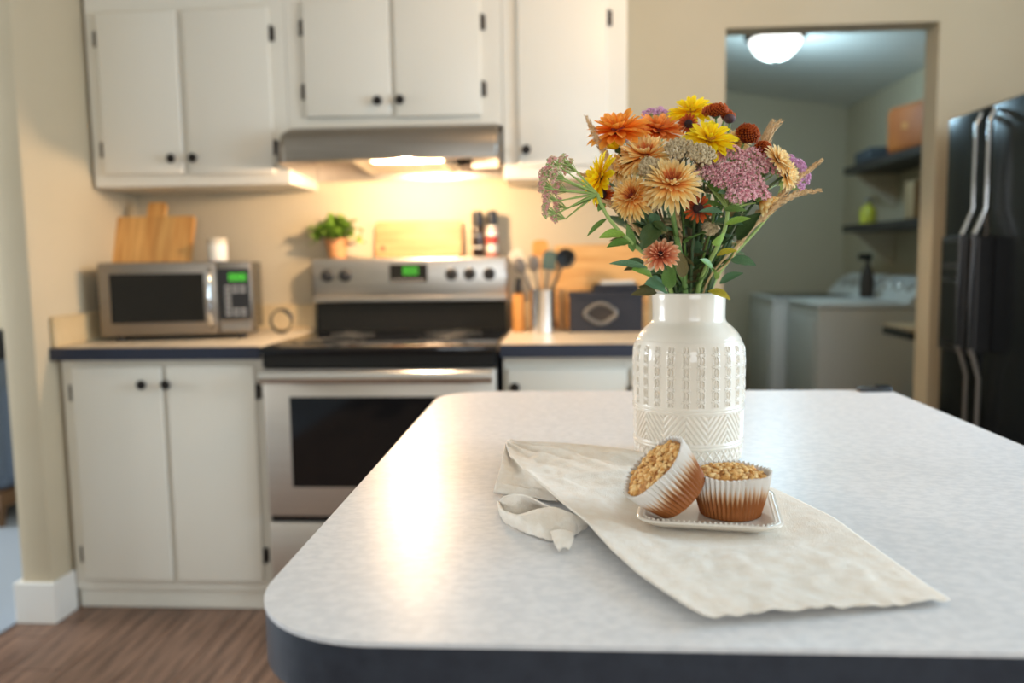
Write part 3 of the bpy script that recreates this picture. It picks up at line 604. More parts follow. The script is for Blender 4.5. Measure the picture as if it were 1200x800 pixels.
for k in range(4): fb(FX-0.016, FX-0.0146, 2.925+k*0.042, 2.955+k*0.042, 1.13, 1.15).build('button', 'dark_silicone', ds)

# ------------------------------------------------------------------ laundry room
def washer(label, x0, x1, y0, y1, dark):
    t = thing('washing_machine' if not dark else 'clothes_dryer', label, 'washer' if not dark else 'dryer', ((x0+x1)/2, (y0+y1)/2, 0)); hx, hy = (x1-x0)/2, (y1-y0)/2
    MB().box(-hx, hx, -hy, hy, 0.02, 0.885, 0.012, 3).build('cabinet', 'appliance_white', t)
    MB().box(-hx-0.004, hx, -hy-0.003, hy+0.003, 0.887, 0.912, 0.01, 3).build('top', 'appliance_white', t)
    MB().box(-hx+0.04, hx-0.24, -hy+0.05, hy-0.05, 0.9125, 0.922, 0.004, 2).build('lid', 'black_glass' if dark else 'appliance_white', t)
    pr = [(hx-0.22, 0.9125), (hx-0.17, 0.965), (hx-0.10, 1.03), (hx-0.04, 1.05), (hx-0.005, 1.045), (hx-0.005, 0.9125)]
    M = Matrix(((1, 0, 0, 0), (0, 0, 1, 0), (0, 1, 0, 0), (0, 0, 0, 1)))
    con = MB().prism(pr, -hy+0.004, hy-0.004, M).build('console', 'appliance_white', t, fix=True, angle=60)
    for k in range(3): MB().lathe([(0.03, 0), (0.03, 0.02), (0.024, 0.025), (0, 0.026)], (0, 0, 0), 18).build('dial', 'steel', con).matrix_local = Matrix.Translation((hx-0.142, -hy+0.15+k*0.16, 0.985)) @ Matrix.Rotation(-0.75, 4, 'Y')
    MB().box(-hx-0.008, -hx+0.001, -hy+0.04, hy-0.04, 0.12, 0.82, 0.006, 2).build('front_panel', 'appliance_white', t)
    for sx in (-1, 1):
        for sy in (-1, 1): MB().lathe([(0.025, 0), (0.025, 0.02)], (sx*(hx-.06), sy*(hy-.06), 0), 12).build('foot', 'black_plastic', t)
washer('white washing machine nearest the laundry doorway', 1.375, 2.07, 4.6, 5.21, False)
washer('white dryer with dark glass lid farther back in the laundry', 1.30, 2.05, 5.3, 5.95, True)
def wall_shelf(label, z):
    t = thing('wall_shelf', label, 'shelf', (LX1, 5.0, z)); MB().box(-0.305, -0.001, -0.75, 0.6, -0.045, 0.0, 0.003, 1).build('board', 'shelf_dark', t)
    for y in (-0.5, 0.52):
        M = Matrix(((1, 0, 0, 0), (0, 0, 1, y), (0, 1, 0, 0), (0, 0, 0, 1)))
        MB().prism([(-0.26, -0.046), (-0.002, -0.046), (-0.002, -0.25), (-0.03, -0.25)], -0.012, 0.012, M).build('bracket', 'cream_plastic', t, smooth=False, fix=True, label='pale triangular bracket')
wall_shelf('upper dark wall shelf on pale brackets in the laundry', 1.735); wall_shelf('lower dark wall shelf on pale brackets in the laundry', 1.365)
def soft_box(name, label, cat, loc_, s, m, parts, rz=0.1):
    t = thing(name, label, cat, loc_, rz); MB().box(-s[0]/2, s[0]/2, -s[1]/2, s[1]/2, 0, s[2], min(s)*0.14, 3).build('body', m, t)
    for (n_, b, mm) in parts: MB().box(*b, 0.003, 1).build(n_, mm, t)
    return t
soft_box('basket', 'orange-brown box on the upper laundry shelf', 'box', (1.965, 4.74, 1.736), (0.25, 0.34, 0.255), 'orange_box', [('strap', (-0.128, 0.128, -0.02, 0.02, 0.12, 0.15), 'knife_wood')], 0.25)
soft_box('folded_towel', 'grey folded towel at the far end of the upper laundry shelf', 'towel', (1.93, 5.28, 1.736), (0.22, 0.36, 0.075), 'grey_cloth', [], -0.1)
soft_box('pouch', 'small dull red pouch between grey towel and orange box', 'pouch', (1.97, 5.0, 1.736), (0.16, 0.13, 0.14), 'red_cloth', [], 0.2)
yb_ = thing('bottle', 'yellow-green bottle on the lower laundry shelf', 'bottle', (1.9, 5.38, 1.366)); MB().lathe([(0.045, 0), (0.05, 0.005), (0.05, 0.08), (0.04, 0.10), (0.018, 0.115), (0.018, 0.13)], (0, 0, 0), 20).build('body', 'yellow_bottle', yb_); MB().lathe([(0.022, 0.13), (0.022, 0.16), (0, 0.162)], (0, 0, 0), 16).build('cap', 'grey_silicone', yb_)
ff = thing('picture_box', 'tan box with dark blue print on the lower laundry shelf', 'box', (1.93, 4.62, 1.366), 0.1)
MB().box(-0.09, 0.09, -0.05, 0.05, 0, 0.2, 0.004, 1).build('body', 'tan_frame', ff); MB().box(-0.06, 0.02, -0.0515, -0.0502, 0.07, 0.17).build('print', 'blue_print', ff); MB().box(0.03, 0.075, -0.0515, -0.0502, 0.03, 0.09).build('print', 'label_white', ff)
hs = thing('spray_bottle', 'dark spray bottle behind the washing machine console', 'bottle', (1.80, 5.08, 0.923)); MB().lathe([(0.035, 0), (0.04, 0.005), (0.04, 0.11), (0.03, 0.16), (0.014, 0.19), (0.014, 0.22)], (0, 0, 0), 20).build('body', 'dark_brown', hs); MB().box(-0.055, 0.025, -0.013, 0.013, 0.22, 0.26, 0.006, 2).build('trigger_head', 'black_plastic', hs)
tb = thing('side_table', 'small tan-topped side table with dark rim just inside the laundry', 'table', (1.78, 3.92, 0))
MB().box(-0.25, 0.25, -0.16, 0.16, 0.835, 0.85, 0.004, 1).build('top', 'table_top_tan', tb); MB().box(-0.255, 0.255, -0.165, 0.165, 0.80, 0.8345, 0.004, 1).build('rim', 'black_plastic', tb)
for sx in (0.02, 0.23):
    for sy in (-0.14, 0.14): MB().tube([(sx, sy, 0), (sx, sy, 0.80)], 0.012, 10).build('leg', 'dark_metal', tb)
cl = thing('ceiling_light', 'lit frosted bowl ceiling light with dark base in the laundry', 'ceiling light', (1.168, 4.8, lceil(1.168)))
MB().lathe([(0.0, 0.03), (0.165, 0.03), (0.170, -0.035), (0.162, -0.052), (0.14, -0.056)], (0, 0, 0), 40).build('base', 'dark_metal', cl)
bw = MB().lathe([(0.138, -0.054), (0.138, -0.068), (0.128, -0.098), (0.104, -0.13), (0.07, -0.156), (0.03, -0.169), (0, -0.171)], (0, 0, 0), 40).build('bowl', 'lamp_glass', cl)
MB().lathe([(0.012, -0.169), (0.014, -0.177), (0.006, -0.189), (0, -0.191)], (0, 0, 0), 16).build('finial', 'dark_metal', cl)
l = bpy.data.lights.new('laundry_lamp_light', 'POINT'); l.energy = 17; l.color = (0.50, 0.80, 1.0); l.shadow_soft_size = 0.09
o = bpy.data.objects.new('laundry_lamp_light', l); COL.objects.link(o); o.location = (1.168, 4.8, lceil(1.168)-0.33)

# kitchen ceiling light (overhead, above the frame)
kl = thing('ceiling_light', 'round frosted ceiling light of the kitchen overhead', 'ceiling light', (0.4, 2.1, CEIL))
MB().lathe([(0.0, -0.001), (0.19, -0.001), (0.19, -0.02), (0.18, -0.025)], (0, 0, 0), 36).build('base', 'dark_metal', kl)
MB().lathe([(0.18, -0.026), (0.17, -0.06), (0.12, -0.1), (0.05, -0.118), (0, -0.12)], (0, 0, 0), 36).build('bowl', 'lamp_glass_warm', kl)
l = bpy.data.lights.new('kitchen_lamp_light', 'POINT'); l.energy = 10.5; l.color = NEUTRAL; l.shadow_soft_size = 0.1
o = bpy.data.objects.new('kitchen_lamp_light', l); COL.objects.link(o); o.location = (0.4, 2.1, CEIL-0.24)

# armchair in the next room, seen past the wall end
ac = thing('armchair', 'blue-grey armchair with dark throw, seen past the wall end', 'armchair', (-2.95, 3.9, 0), 0.0)
MB().box(-0.45, 0.42, -0.42, 0.42, 0.17, 0.46, 0.05, 3).build('seat', 'sofa_blue', ac); MB().box(-0.45, 0.42, -0.46, -0.25, 0.2, 0.86, 0.06, 3).build('backrest', 'sofa_blue', ac)
for sx in (-1, 1): MB().box(sx*0.36-0.1, sx*0.36+0.1, -0.4, 0.42, 0.2, 0.66, 0.06, 3).build('arm', 'sofa_blue', ac)
MB().box(-0.44, 0.41, -0.44, 0.4, 0.1, 0.17).build('base_frame', 'sofa_wood', ac)
for sx in (-0.38, 0.36):
    for sy in (-0.38, 0.36): MB().lathe([(0.02, 0), (0.032, 0.1)], (sx, sy, 0), 12).build('leg', 'sofa_wood', ac)
MB().box(-0.46, 0.43, -0.475, -0.235, 0.74, 0.90, 0.06, 3).build('throw', 'throw_dark', ac)

# ------------------------------------------------------------------ stoneware vase with pressed relief
VX, VY = 0.1705, 1.1605
vz = T
VH = 0.2335
prof_v = [(0.0, 0.0685), (0.004, 0.0725), (0.012, 0.0745), (0.03, 0.0752), (0.10, 0.0765), (0.145, 0.0765), (0.158, 0.0752), (0.168, 0.0722), (0.177, 0.0672), (0.184, 0.0610), (0.189, 0.0552),
          (0.192, 0.0515), (0.195, 0.0500), (0.200, 0.0496), (0.215, 0.0497), (0.228, 0.0502), (0.232, 0.0498), (0.2335, 0.0482)]
pz = np.array([p[0] for p in prof_v]); pr_ = np.array([p[1] for p in prof_v])
NT = 1200
zz = np.concatenate([np.linspace(0, 0.17, 350), np.linspace(0.17, VH, 51)[1:]])
tt = np.arange(NT)*2*PI/NT
Zg, Tg = np.meshgrid(zz, tt, indexing='ij')
# smooth profile
Rg = np.interp(zz, pz, pr_); ker = np.ones(5)/5; Rg[3:-3] = np.convolve(Rg, ker, 'same')[3:-3]
R2 = np.repeat(Rg[:, None], NT, 1)
disp = np.zeros_like(Zg)
def smooth(x, a, b): q = np.clip((x-a)/(b-a), 0, 1); return q*q*(3-2*q)
ph0 = math.radians(-90-10.5)
# star columns
zc0, zc1 = 0.083, 0.163
u = ((Tg-ph0)/(2*PI/24)+0.5) % 1.0-0.5; ux = u*(2*PI/24)*0.0765
inz = smooth(Zg, zc0, zc0+0.0012)*(1-smooth(Zg, zc1-0.001, zc1+0.001))
slot = (1-smooth(np.abs(ux), 0.0030, 0.0040))*inz
disp -= 0.0019*slot
disp += 0.0015*(1-smooth(np.abs(ux), 0.0005, 0.0010))*inz
border = np.exp(-((np.abs(ux)-0.0046)/0.0006)**2)*inz; disp += 0.0005*border
for k in range(5):
    cz = zc0+0.0085+k*0.0155; dz = Zg-cz; r = np.hypot(ux, dz); a = np.arctan2(dz, ux)
    da = (a/(PI/4)+0.5) % 1.0-0.5; dist = np.abs(np.sin(da*PI/4))*r
    ray_ = (1-smooth(dist, 0.0006, 0.0012))*(1-smooth(r, 0.0056, 0.0066)); disp = np.maximum(disp, np.where(ray_ > 0.02, 0.0009*ray_-0.0019*slot*(1-ray_), -1))
# ridges between the bands
for cz, w_ in ((0.0795, 0.0012), (0.0755, 0.0009), (0.0315, 0.0012), (0.0275, 0.0009)): disp += 0.0009*np.exp(-((Zg-cz)/w_)**2)
# chevrons
cb0, cb1 = 0.034, 0.073
inz = smooth(Zg, cb0, cb0+0.0008)*(1-smooth(Zg, cb1-0.0008, cb1))
u8 = ((Tg-ph0)/(2*PI/8)) % 1.0; tri = np.abs(u8-np.round(u8))*2     # 0 at peak, 1 at valley
hgt = (Zg-cb0)/(cb1-cb0); up_ = hgt+tri                               # peaks: constant lines of hgt+tri
lines = np.where(up_ < 1.0, up_, 2.0-up_)                              # triangles up and down mirror
q = (lines*4.0) % 1.0; gro = np.where((q > 0.3) & (q < 0.8), 1.0, 0.0)
gro = np.exp(-((q-0.5)/0.22)**2); disp -= 0.0018*gro*inz
# diamonds
db0, db1 = 0.002, 0.0255
inz = smooth(Zg, db0, db0+0.0008)*(1-smooth(Zg, db1-0.0008, db1))
s_ = (Tg-ph0)*0.0752; c1 = (s_+(Zg-db0)*0.72)/0.0123; c2 = (s_-(Zg-db0)*0.72)/0.0123
d1_ = np.abs(c1-np.round(c1)); d2_ = np.abs(c2-np.round(c2)); dm = np.minimum(d1_, d2_)
disp -= 0.0016*inz*(1-np.exp(-(dm/0.10)**2)); disp += 0.0007*inz*np.exp(-((np.maximum(np.abs(d1_-.5), np.abs(d2_-.5)))/0.12)**2)
Rr = R2+disp
X = (Rr*np.cos(Tg)).ravel(); Yv = (Rr*np.sin(Tg)).ravel(); Zv = Zg.ravel()
NZ = len(zz)
inner = [(0.0468, VH-0.0005), (0.0455, VH-0.004), (0.045, VH-0.03), (0.046, 0.194), (0.062, 0.176), (0.070, 0.15), (0.070, 0.012), (0.0, 0.010)]
verts = np.stack([X, Yv, Zv], 1).tolist()
i0 = np.arange(NZ-1)[:, None]*NT; k0 = np.arange(NT)[None, :]; k1 = (k0+1) % NT
faces = np.stack([i0+k0, i0+k1, i0+NT+k1, i0+NT+k0], -1).reshape(-1, 4).tolist()
top0 = (NZ-1)*NT
for r, z in inner[:-1]:
    b = len(verts); verts += [(r*math.cos(a), r*math.sin(a), z) for a in tt]
    faces += [(top0+k, top0+(k+1) % NT, b+(k+1) % NT, b+k) for k in range(NT)]; top0 = b
faces.append(tuple(top0+k for k in range(NT))); faces.append(tuple(range(NT))[::-1])
me = bpy.data.meshes.new('flower_vase'); me.from_pydata(verts, [], faces); me.materials.append(MATS['stoneware']); me.polygons.foreach_set('use_smooth', [True]*len(me.polygons))
vase = link('flower_vase', me); vase.location = (VX, VY, vz+0.0005)
tag(vase, 'cream glazed ceramic vase with pressed star and chevron relief holding the bouquet', 'vase')

# ------------------------------------------------------------------ linen tea towel
def resample(pts, n):
    P = np.array([list(p) for p in pts]); s = np.concatenate([[0], np.cumsum(np.linalg.norm(np.diff(P, axis=0), axis=1))]); s /= s[-1]
    t = np.linspace(0, 1, n); out = np.stack([np.interp(t, s, P[:, k]) for k in range(3)], 1)
    for _ in range(3): out[1:-1] = (out[:-2]+2*out[1:-1]+out[2:])/4
    return out
def fbm(x, y, s): return noise.fractal(Vector((x*s, y*s, 3.1)), 0.8, 2.0, 4)
tw = thing('tea_towel', 'crumpled cream linen tea towel under the muffin plate', 'towel', (0.12, 0.9, T))
def sheet(name, A, B, nu, nv, hfun, parent, thick=0.0016, closed=False):
    G = np.zeros((nv, nu, 3))
    for j in range(nv):
        for i in range(nu):
            u_ = i/(nu-1); p = A[j]*(1-u_)+B[j]*u_; p = p.copy(); p = hfun(p, u_, j/(nv-1)); G[j, i] = p
    vs = (G.reshape(-1, 3)-np.array([0.12, 0.9, T])).tolist(); fs = [(j*nu+i, j*nu+i+1, (j+1)*nu+i+1, (j+1)*nu+i) for j in range(nv-1) for i in range(nu-1)]
    o = MB().add(vs, fs).build(name, 'linen', parent, angle=180)
    m_ = o.modifiers.new('thick', 'SOLIDIFY'); m_.thickness = thick; m_.offset = 0; return o
zL = lambda px, py, dz: at_z(px, py, T+dz)
Lp = [(593,519,.030),(598,533,.028),(612,549,.026),(628,564,.024),(655,588,.021),(688,614,.017),(717,647,.013),(750,676,.011),(788,702,.009),(824,725,.007)]
Rp = [(600,516.5,.031),(655,519,.031),(707,523,.026),(745,528,.023),(812,547,.016),(860,560,.009),(904,571,.006),(940,588,.004),(978,607,.004),(1016,635,.004),(1073,676,.004),(1113,704,.004)]
NV, NU = 120, 90
A = resample([zL(*p) for p in Lp], NV); B = resample([zL(*p) for p in Rp], NV)
def tow(p, u_, v_):
    x, y = p[0], p[1]; e = math.sin(PI*min(max(u_, 0), 1))
    base = T+0.0035; ex = max(p[2]-T-0.0035, 0)
    # raised folds sag between the two edges, wrinkles on top
    sag = 1-0.35*e*(1-v_); qx = x+0.02*fbm(x, y+5, 9)
    wr = 0.008*fbm(x, y, 14)*min(1, 0.35+1.0*max(0, 0.6-v_))+0.0013*fbm(x+3, y, 48)
    wr += 0.0016*(abs(math.sin((qx*0.8+y*0.35)*95))**3)*(0.4+0.6*fbm(x-2, y, 8))+0.0010*abs(math.sin((qx*0.3-y*0.9)*120+1))**4
    rr = math.hypot((x-0.152)/0.09, (y-0.882)/0.09); k = min(max((rr-0.9)/0.5, 0), 1); k = k*k*(3-2*k)
    fold = 0.009*math.exp(-((u_-0.66+0.45*v_)/0.06)**2)*max(0, 1-2.0*v_)+0.008*math.exp(-((u_-0.3-0.3*v_)/0.07)**2)*max(0, 1-2.2*v_)+0.004*math.exp(-((u_-0.85+0.1*v_)/0.035)**2)*max(0, 1-1.5*v_)
    edge = 0.0022*math.exp(-(u_/0.035)**2)*(1 if v_ > 0.25 else 0)+0.002*math.exp(-((1-v_)/0.02)**2)*(0.5+0.35*math.sin(u_*31)+0.25*math.sin(u_*75+1))
    z = base+(ex*sag+fold)*k+max(wr, -0.002)*(0.15+0.85*k)*e**0.3+max(edge, 0)*k+0.0006*(1-k)
    if v_ > 0.97: y = y-0.0008*math.sin(u_*60)
    return np.array([x, y, max(z, T+0.0016)])
sheet('cloth_panel', A, B, NU, NV, tow, tw)
# the far side of the raised fold comes down to the worktop
Bk = resample([zL(*p) for p in Rp[:7]], 60); Bk[:, 2] -= 0.0004
Bt = Bk.copy(); Bt[:, 1] += 0.012+0.010*np.linspace(0, 1, 60)*0; Bt[:, 2] = T+0.0018
Bt[:, 1] = np.where((np.abs(Bt[:, 0]-VX) < 0.09), np.minimum(Bt[:, 1], VY-np.sqrt(np.maximum(0.081**2-(Bt[:, 0]-VX)**2, 0))-0.002), Bt[:, 1])
sheet('fold_back', Bk, Bt, 10, 60, lambda p, u_, v_: p+np.array([0, 0.003*math.sin(PI*u_), 0]), tw)
# under layer showing at the left
A2 = resample([zL(592,521,.029), zL(587,545,.022), zL(582,562,.014), zL(578.5,577,.004)], 40); B2 = resample([zL(606,538,.026), zL(628,560,.020), zL(645,575,.012), zL(655,588,.004)], 40)
sheet('under_layer', A2, B2, 30, 40, lambda p, u_, v_: p+np.array([0, 0, (-0.010*math.sin(PI*min(u_*1.1, 1))**1.0*(1-v_*0.6)+0.0012*fbm(p[0], p[1], 60))*1.0 if p[2]-T > 0.012 else 0.0015*abs(fbm(p[0], p[1], 70))]), tw)
# curled corner
B3 = resample([zL(584,591,.002), zL(586,603,.002), zL(593,613,.002), zL(618,625,.002), zL(645,634,.002), zL(668,631,.002), zL(689,617,.002)], 60)
C3 = resample([zL(584.5,588,.008), zL(590,599,.012), zL(607,604,.015), zL(632,596,.020), zL(650,594,.021), zL(672,602,.016), zL(692,612,.010)], 60)
def curl(p, u_, v_):
    b = 0.007*math.sin(PI*u_)*math.sin(PI*min(1, v_+0.08)); q = p+np.array([-0.25*b, -0.6*b, 0.9*b]); q[2] += 0.0012*fbm(q[0], q[1], 70)*math.sin(PI*u_)+0.0008*math.sin(v_*90)*(1-u_)
    q[2] = max(q[2], T+0.0018); return q
sheet('curled_corner', B3, C3, 26, 60, curl, tw)
T3 = resample([zL(584.5,588,.008), zL(589,581.5,.017), zL(601,578,.022), zL(618,580.5,.024), zL(640,592,.021), zL(655,598,.019)], 40)
D3 = resample([zL(585,592,.003), zL(592,600,.003), zL(606,603,.003), zL(622,600,.003), zL(640,596,.006), zL(655,600,.014)], 40)
sheet('curl_inside', T3, D3, 16, 40, lambda p, u_, v_: p+np.array([0, 0.006*math.sin(PI*u_)*math.sin(PI*v_), -0.002*math.sin(PI*u_)]), tw)
A4 = resample([zL(645,623,.011), zL(649,636,.008), zL(655,645.5,.003)], 14); B4 = resample([zL(673,625,.011), zL(671,637,.008), zL(666,644,.003)], 14)
sheet('corner_tab', A4, B4, 14, 14, lambda p, u_, v_: p+np.array([0, 0, 0.003*math.sin(PI*u_)]), tw)

# ------------------------------------------------------------------ plate
pl = thing('plate', 'small square cream plate with beaded rim holding two muffins', 'plate', (0.152, 0.882, T+0.0065), -0.16)
half = 0.073
def ring(hs, r, z): return [(x, y, z) for x, y in rrect(-hs, hs, -hs, hs, r, 8)]
rings = [ring(half-0.022, 0.012, 0.0), ring(half-0.016, 0.014, 0.0005), ring(half-0.004, 0.02, 0.007), ring(half, 0.022, 0.0105), ring(half-0.001, 0.0215, 0.012), ring(half-0.004, 0.02, 0.0118), ring(half-0.013, 0.016, 0.0085), ring(half-0.019, 0.013, 0.0048), ring(half-0.024, 0.01, 0.0042)]
mb = MB(); n_ = len(rings[0])
for r in rings: mb.v += r
for i in range(len(rings)-1): mb.f += [(i*n_+k, i*n_+(k+1) % n_, (i+1)*n_+(k+1) % n_, (i+1)*n_+k) for k in range(n_)]
mb.f.append(tuple(range(n_))[::-1]); mb.f.append(tuple((len(rings)-1)*n_+k for k in range(n_))); mb.build('dish', 'plate_glaze', pl, angle=60)
mb = MB(); per = np.array(ring(half-0.0075, 0.018, 0.0113)); per = np.vstack([per, per[:1]]); sl = np.concatenate([[0], np.cumsum(np.linalg.norm(np.diff(per, axis=0), axis=1))]); nb = 96
for k in range(nb):
    s = sl[-1]*k/nb; mb.ball([np.interp(s, sl, per[:, j]) for j in range(3)], 0.0014, 1)
mb.build('rim_beads', 'plate_glaze', pl, kind='stuff', label='row of tiny raised beads round the rim')

# ------------------------------------------------------------------ muffins
def liner_material():
    m = bpy.data.materials.new('liner_paper'); m.use_nodes = True; nt = m.node_tree; p = nt.nodes['Principled BSDF']
    a = nt.nodes.new('ShaderNodeAttribute'); a.attribute_name = 'soak'; r = nt.nodes.new('ShaderNodeValToRGB'); e = r.color_ramp.elements
    e[0].position = 0.0; e[0].color = (*s2l(240, 234, 226), 1); e[1].position = 1.0; e[1].color = (*s2l(166, 98, 46), 1)
    q = r.color_ramp.elements.new(0.5); q.color = (*s2l(222, 184, 144), 1)
    nt.links.new(a.outputs['Fac'], r.inputs[0]); nt.links.new(r.outputs[0], p.inputs['Base Color']); p.inputs['Roughness'].default_value = 0.5
    tr = nt.nodes.new('ShaderNodeBsdfTranslucent'); mx = nt.nodes.new('ShaderNodeMixShader'); mx.inputs[0].default_value = 0.2
    nt.links.new(r.outputs[0], tr.inputs[0]); nt.links.new(p.outputs[0], mx.inputs[1]); nt.links.new(tr.outputs[0], mx.inputs[2]); nt.links.new(mx.outputs[0], nt.nodes['Material Output'].inputs[0])
    MATS['liner_paper'] = m
liner_material()
def muffin(label, M, r0, r1, hgt, seed, soak_h, cake_h):
    t = thing('muffin', label, 'muffin', (0, 0, 0), 0, 'muffins on the plate'); t.matrix_world = M
    rnd = random.Random(seed); NP = 46; n = NP*8; nz = 22; vs = []; fs = []; soak = []
    pj = [rnd.uniform(-1, 1) for _ in range(NP)]
    for j in range(nz):
        v = j/(nz-1); z = hgt*v
        for k in range(n):
            a = 2*PI*k/n; f = (k/8.0) % 1; tri_ = 1-abs(2*f-1)*2           # -1..1
            pk = pj[int(k/8) % NP]; amp = (0.0004+0.0013*min(1, v*1.6))*(1+0.2*pk)
            r = r0+(r1-r0)*v+0.0018*math.sin(PI*v)*0.4+amp*tri_+0.0007*math.sin(a*3+seed)*v+0.0012*max(0, v-0.85)*6*0.3
            zz_ = z+(0.0009*tri_+0.0008*math.sin(a*5+seed*2)) * max(0, v-0.8)*5
            vs.append((r*math.cos(a), r*math.sin(a), zz_))
            nn = noise.noise(Vector((math.cos(a)*4, math.sin(a)*4, seed)))
            lim = soak_h+0.10*(-tri_)+0.07*nn+0.05*pk; q = (lim-v)/0.3+0.5; soak.append(min(max(q, 0), 1))
    for j in range(nz-1):
        for k in range(n): fs.append((j*n+k, j*n+(k+1) % n, (j+1)*n+(k+1) % n, (j+1)*n+k))
    fs.append(tuple(range(n))[::-1])
    o = MB().add(vs, fs).build('paper_liner', 'liner_paper', t, angle=60, label='pleated paper liner, white at the rim and soaked brown below')
    at_ = o.data.attributes.new('soak', 'FLOAT', 'POINT'); at_.data.foreach_set('value', soak)
    sm = o.modifiers.new('thick', 'SOLIDIFY'); sm.thickness = 0.0004; sm.offset = -1
    # cake with lumpy top
    vs = []; fs = []; n = 96; rings_ = [(0.0006, (r0-0.0018))]+[(hgt*cake_h*q, r0-0.0018+(r1-r0)*cake_h*q-0.0006) for q in (0.3, 0.6, 0.85, 1.0)]
    rt_ = rings_[-1][1]; nt_ = 26
    prof = [(z, r, 0) for z, r in rings_]+[(hgt*cake_h+0.0075*(1-(1-i/nt_)**2), rt_*(1-i/nt_), 1) for i in range(1, nt_)]
    for z, r, top in prof:
        for k in range(n):
            a = 2*PI*k/n; x, y = r*math.cos(a), r*math.sin(a); dz = 0
            if top:
                w1 = noise.cell(Vector((x*160+seed, y*160, 1.0))); v1 = noise.voronoi(Vector((x*150+seed*5, y*150, 0.3)))[0]
                dz = 0.0042*(0.45-v1[0])+0.0018*noise.fractal(Vector((x*70, y*70, seed)), 1, 2, 3)
            vs.append((x, y, z+dz))
    m = len(prof)
    for j in range(m-1):
        for k in range(n): fs.append((j*n+k, j*n+(k+1) % n, (j+1)*n+(k+1) % n, (j+1)*n+k))
    c = len(vs); vs.append((0, 0, prof[-1][0]+0.001)); fs += [((m-1)*n+k, (m-1)*n+(k+1) % n, c) for k in range(n)]; fs.append(tuple(range(n))[::-1])
    MB().add(vs, fs).build('cake', 'cake', t, angle=180)
    # oat crumbs scattered over the top
    for mm, cnt in (('crumb', 120), ('crumb_light', 130)):
        mb = MB()
        for i in range(cnt):
            a = rnd.uniform(0, 2*PI); q = math.sqrt(rnd.uniform(0, 0.93)); r = rt_*q*0.97; s = rnd.uniform(0.0014, 0.0038)*(1.15 if rnd.random() < 0.3 else 0.85)
            z = hgt*cake_h+0.0075*(1-q**2)+rnd.uniform(-0.0006, 0.0012)
            bm = bmesh.new(); bmesh.ops.create_icosphere(bm, subdivisions=2, radius=s)
            E_ = Euler((rnd.uniform(-.5, .5), rnd.uniform(-.5, .5), rnd.uniform(0, 6))).to_matrix(); sc = Vector((rnd.uniform(.9, 1.6), rnd.uniform(.7, 1.1), rnd.uniform(.45, .8)))
            for v in bm.verts:
                co = Vector((v.co.x*sc.x, v.co.y*sc.y, v.co.z*sc.z))*(1+0.35*noise.noise(v.co*700+Vector((i, 0, 0)))); co = E_ @ co; v.co = co+Vector((r*math.cos(a), r*math.sin(a), z))
            mb.bm(bm)
        mb.build('crumb_topping', mm, t, angle=180, kind='stuff', label='golden oat crumbs')
    return t
PZ = T+0.0065+0.0045
muffin('upright oat muffin in its paper liner on the plate', Matrix.Translation((0.1735, 0.872, PZ+0.0004)), 0.0315, 0.0405, 0.046, 1, 0.60, 0.90)
# the tilted one leans its base on the upright muffin
d_ = Vector((-0.70, -0.12, 0.70)).normalized(); x_ = Vector((0.70, 0.0, 0.70)); x_ = (x_-d_*x_.dot(d_)).normalized(); y_ = d_.cross(x_)
low = Vector((0.0985, 0.858, PZ+0.0012)); c_ = low+x_*0.0315
Mt = Matrix(((x_.x, y_.x, d_.x, c_.x), (x_.y, y_.y, d_.y, c_.y), (x_.z, y_.z, d_.z, c_.z), (0, 0, 0, 1)))
muffin('tilted oat muffin leaning left against the upright muffin', Mt, 0.0315, 0.0405, 0.046, 2, 0.56, 0.91)

# ------------------------------------------------------------------ bouquet
NECK = Vector((VX, VY, T+VH))
R_B = random.Random(21)
def bez(a, b, c, d, n):
    return [a*(1-t)**3+b*3*t*(1-t)**2+c*3*t*t*(1-t)+d*t**3 for t in [i/(n-1) for i in range(n)]]
def stem_path(head, nrm, n=16, spread=0.036):
    dx = max(-1, min(1, (head.x-VX)/0.15)); dy = max(-1, min(1, (head.y-VY)/0.13))
    nk = Vector((VX+spread*dx*0.95, VY+spread*dy*0.9, NECK.z-0.004)); l_ = math.hypot(nk.x-VX, nk.y-VY)
    if l_ > 0.038: nk = Vector((VX+(nk.x-VX)*0.038/l_, VY+(nk.y-VY)*0.038/l_, nk.z))
    bot = Vector((VX-0.028*dx, VY-0.028*dy, T+0.045))
    dr_ = (nk-bot).normalized(); L = (head-nk).length
    up_ = bez(nk, nk+dr_*L*0.35, head-nrm*L*0.25+Vector((0, 0, -L*0.08)), head, n)
    return [bot]+up_
def frame(pos, nrm, roll=0.0, ref=Vector((0, 0, 1))):
    z = nrm.normalized(); x = ref-z*ref.dot(z)
    if x.length < 1e-3: x = Vector((1, 0, 0))-z*z.x
    x.normalize(); y = z.cross(x); M = Matrix(((x.x, y.x, z.x, pos.x), (x.y, y.y, z.y, pos.y), (x.z, y.z, z.z, pos.z), (0, 0, 0, 1)))
    return M @ Matrix.Rotation(roll, 4, 'Z')
PET = {}
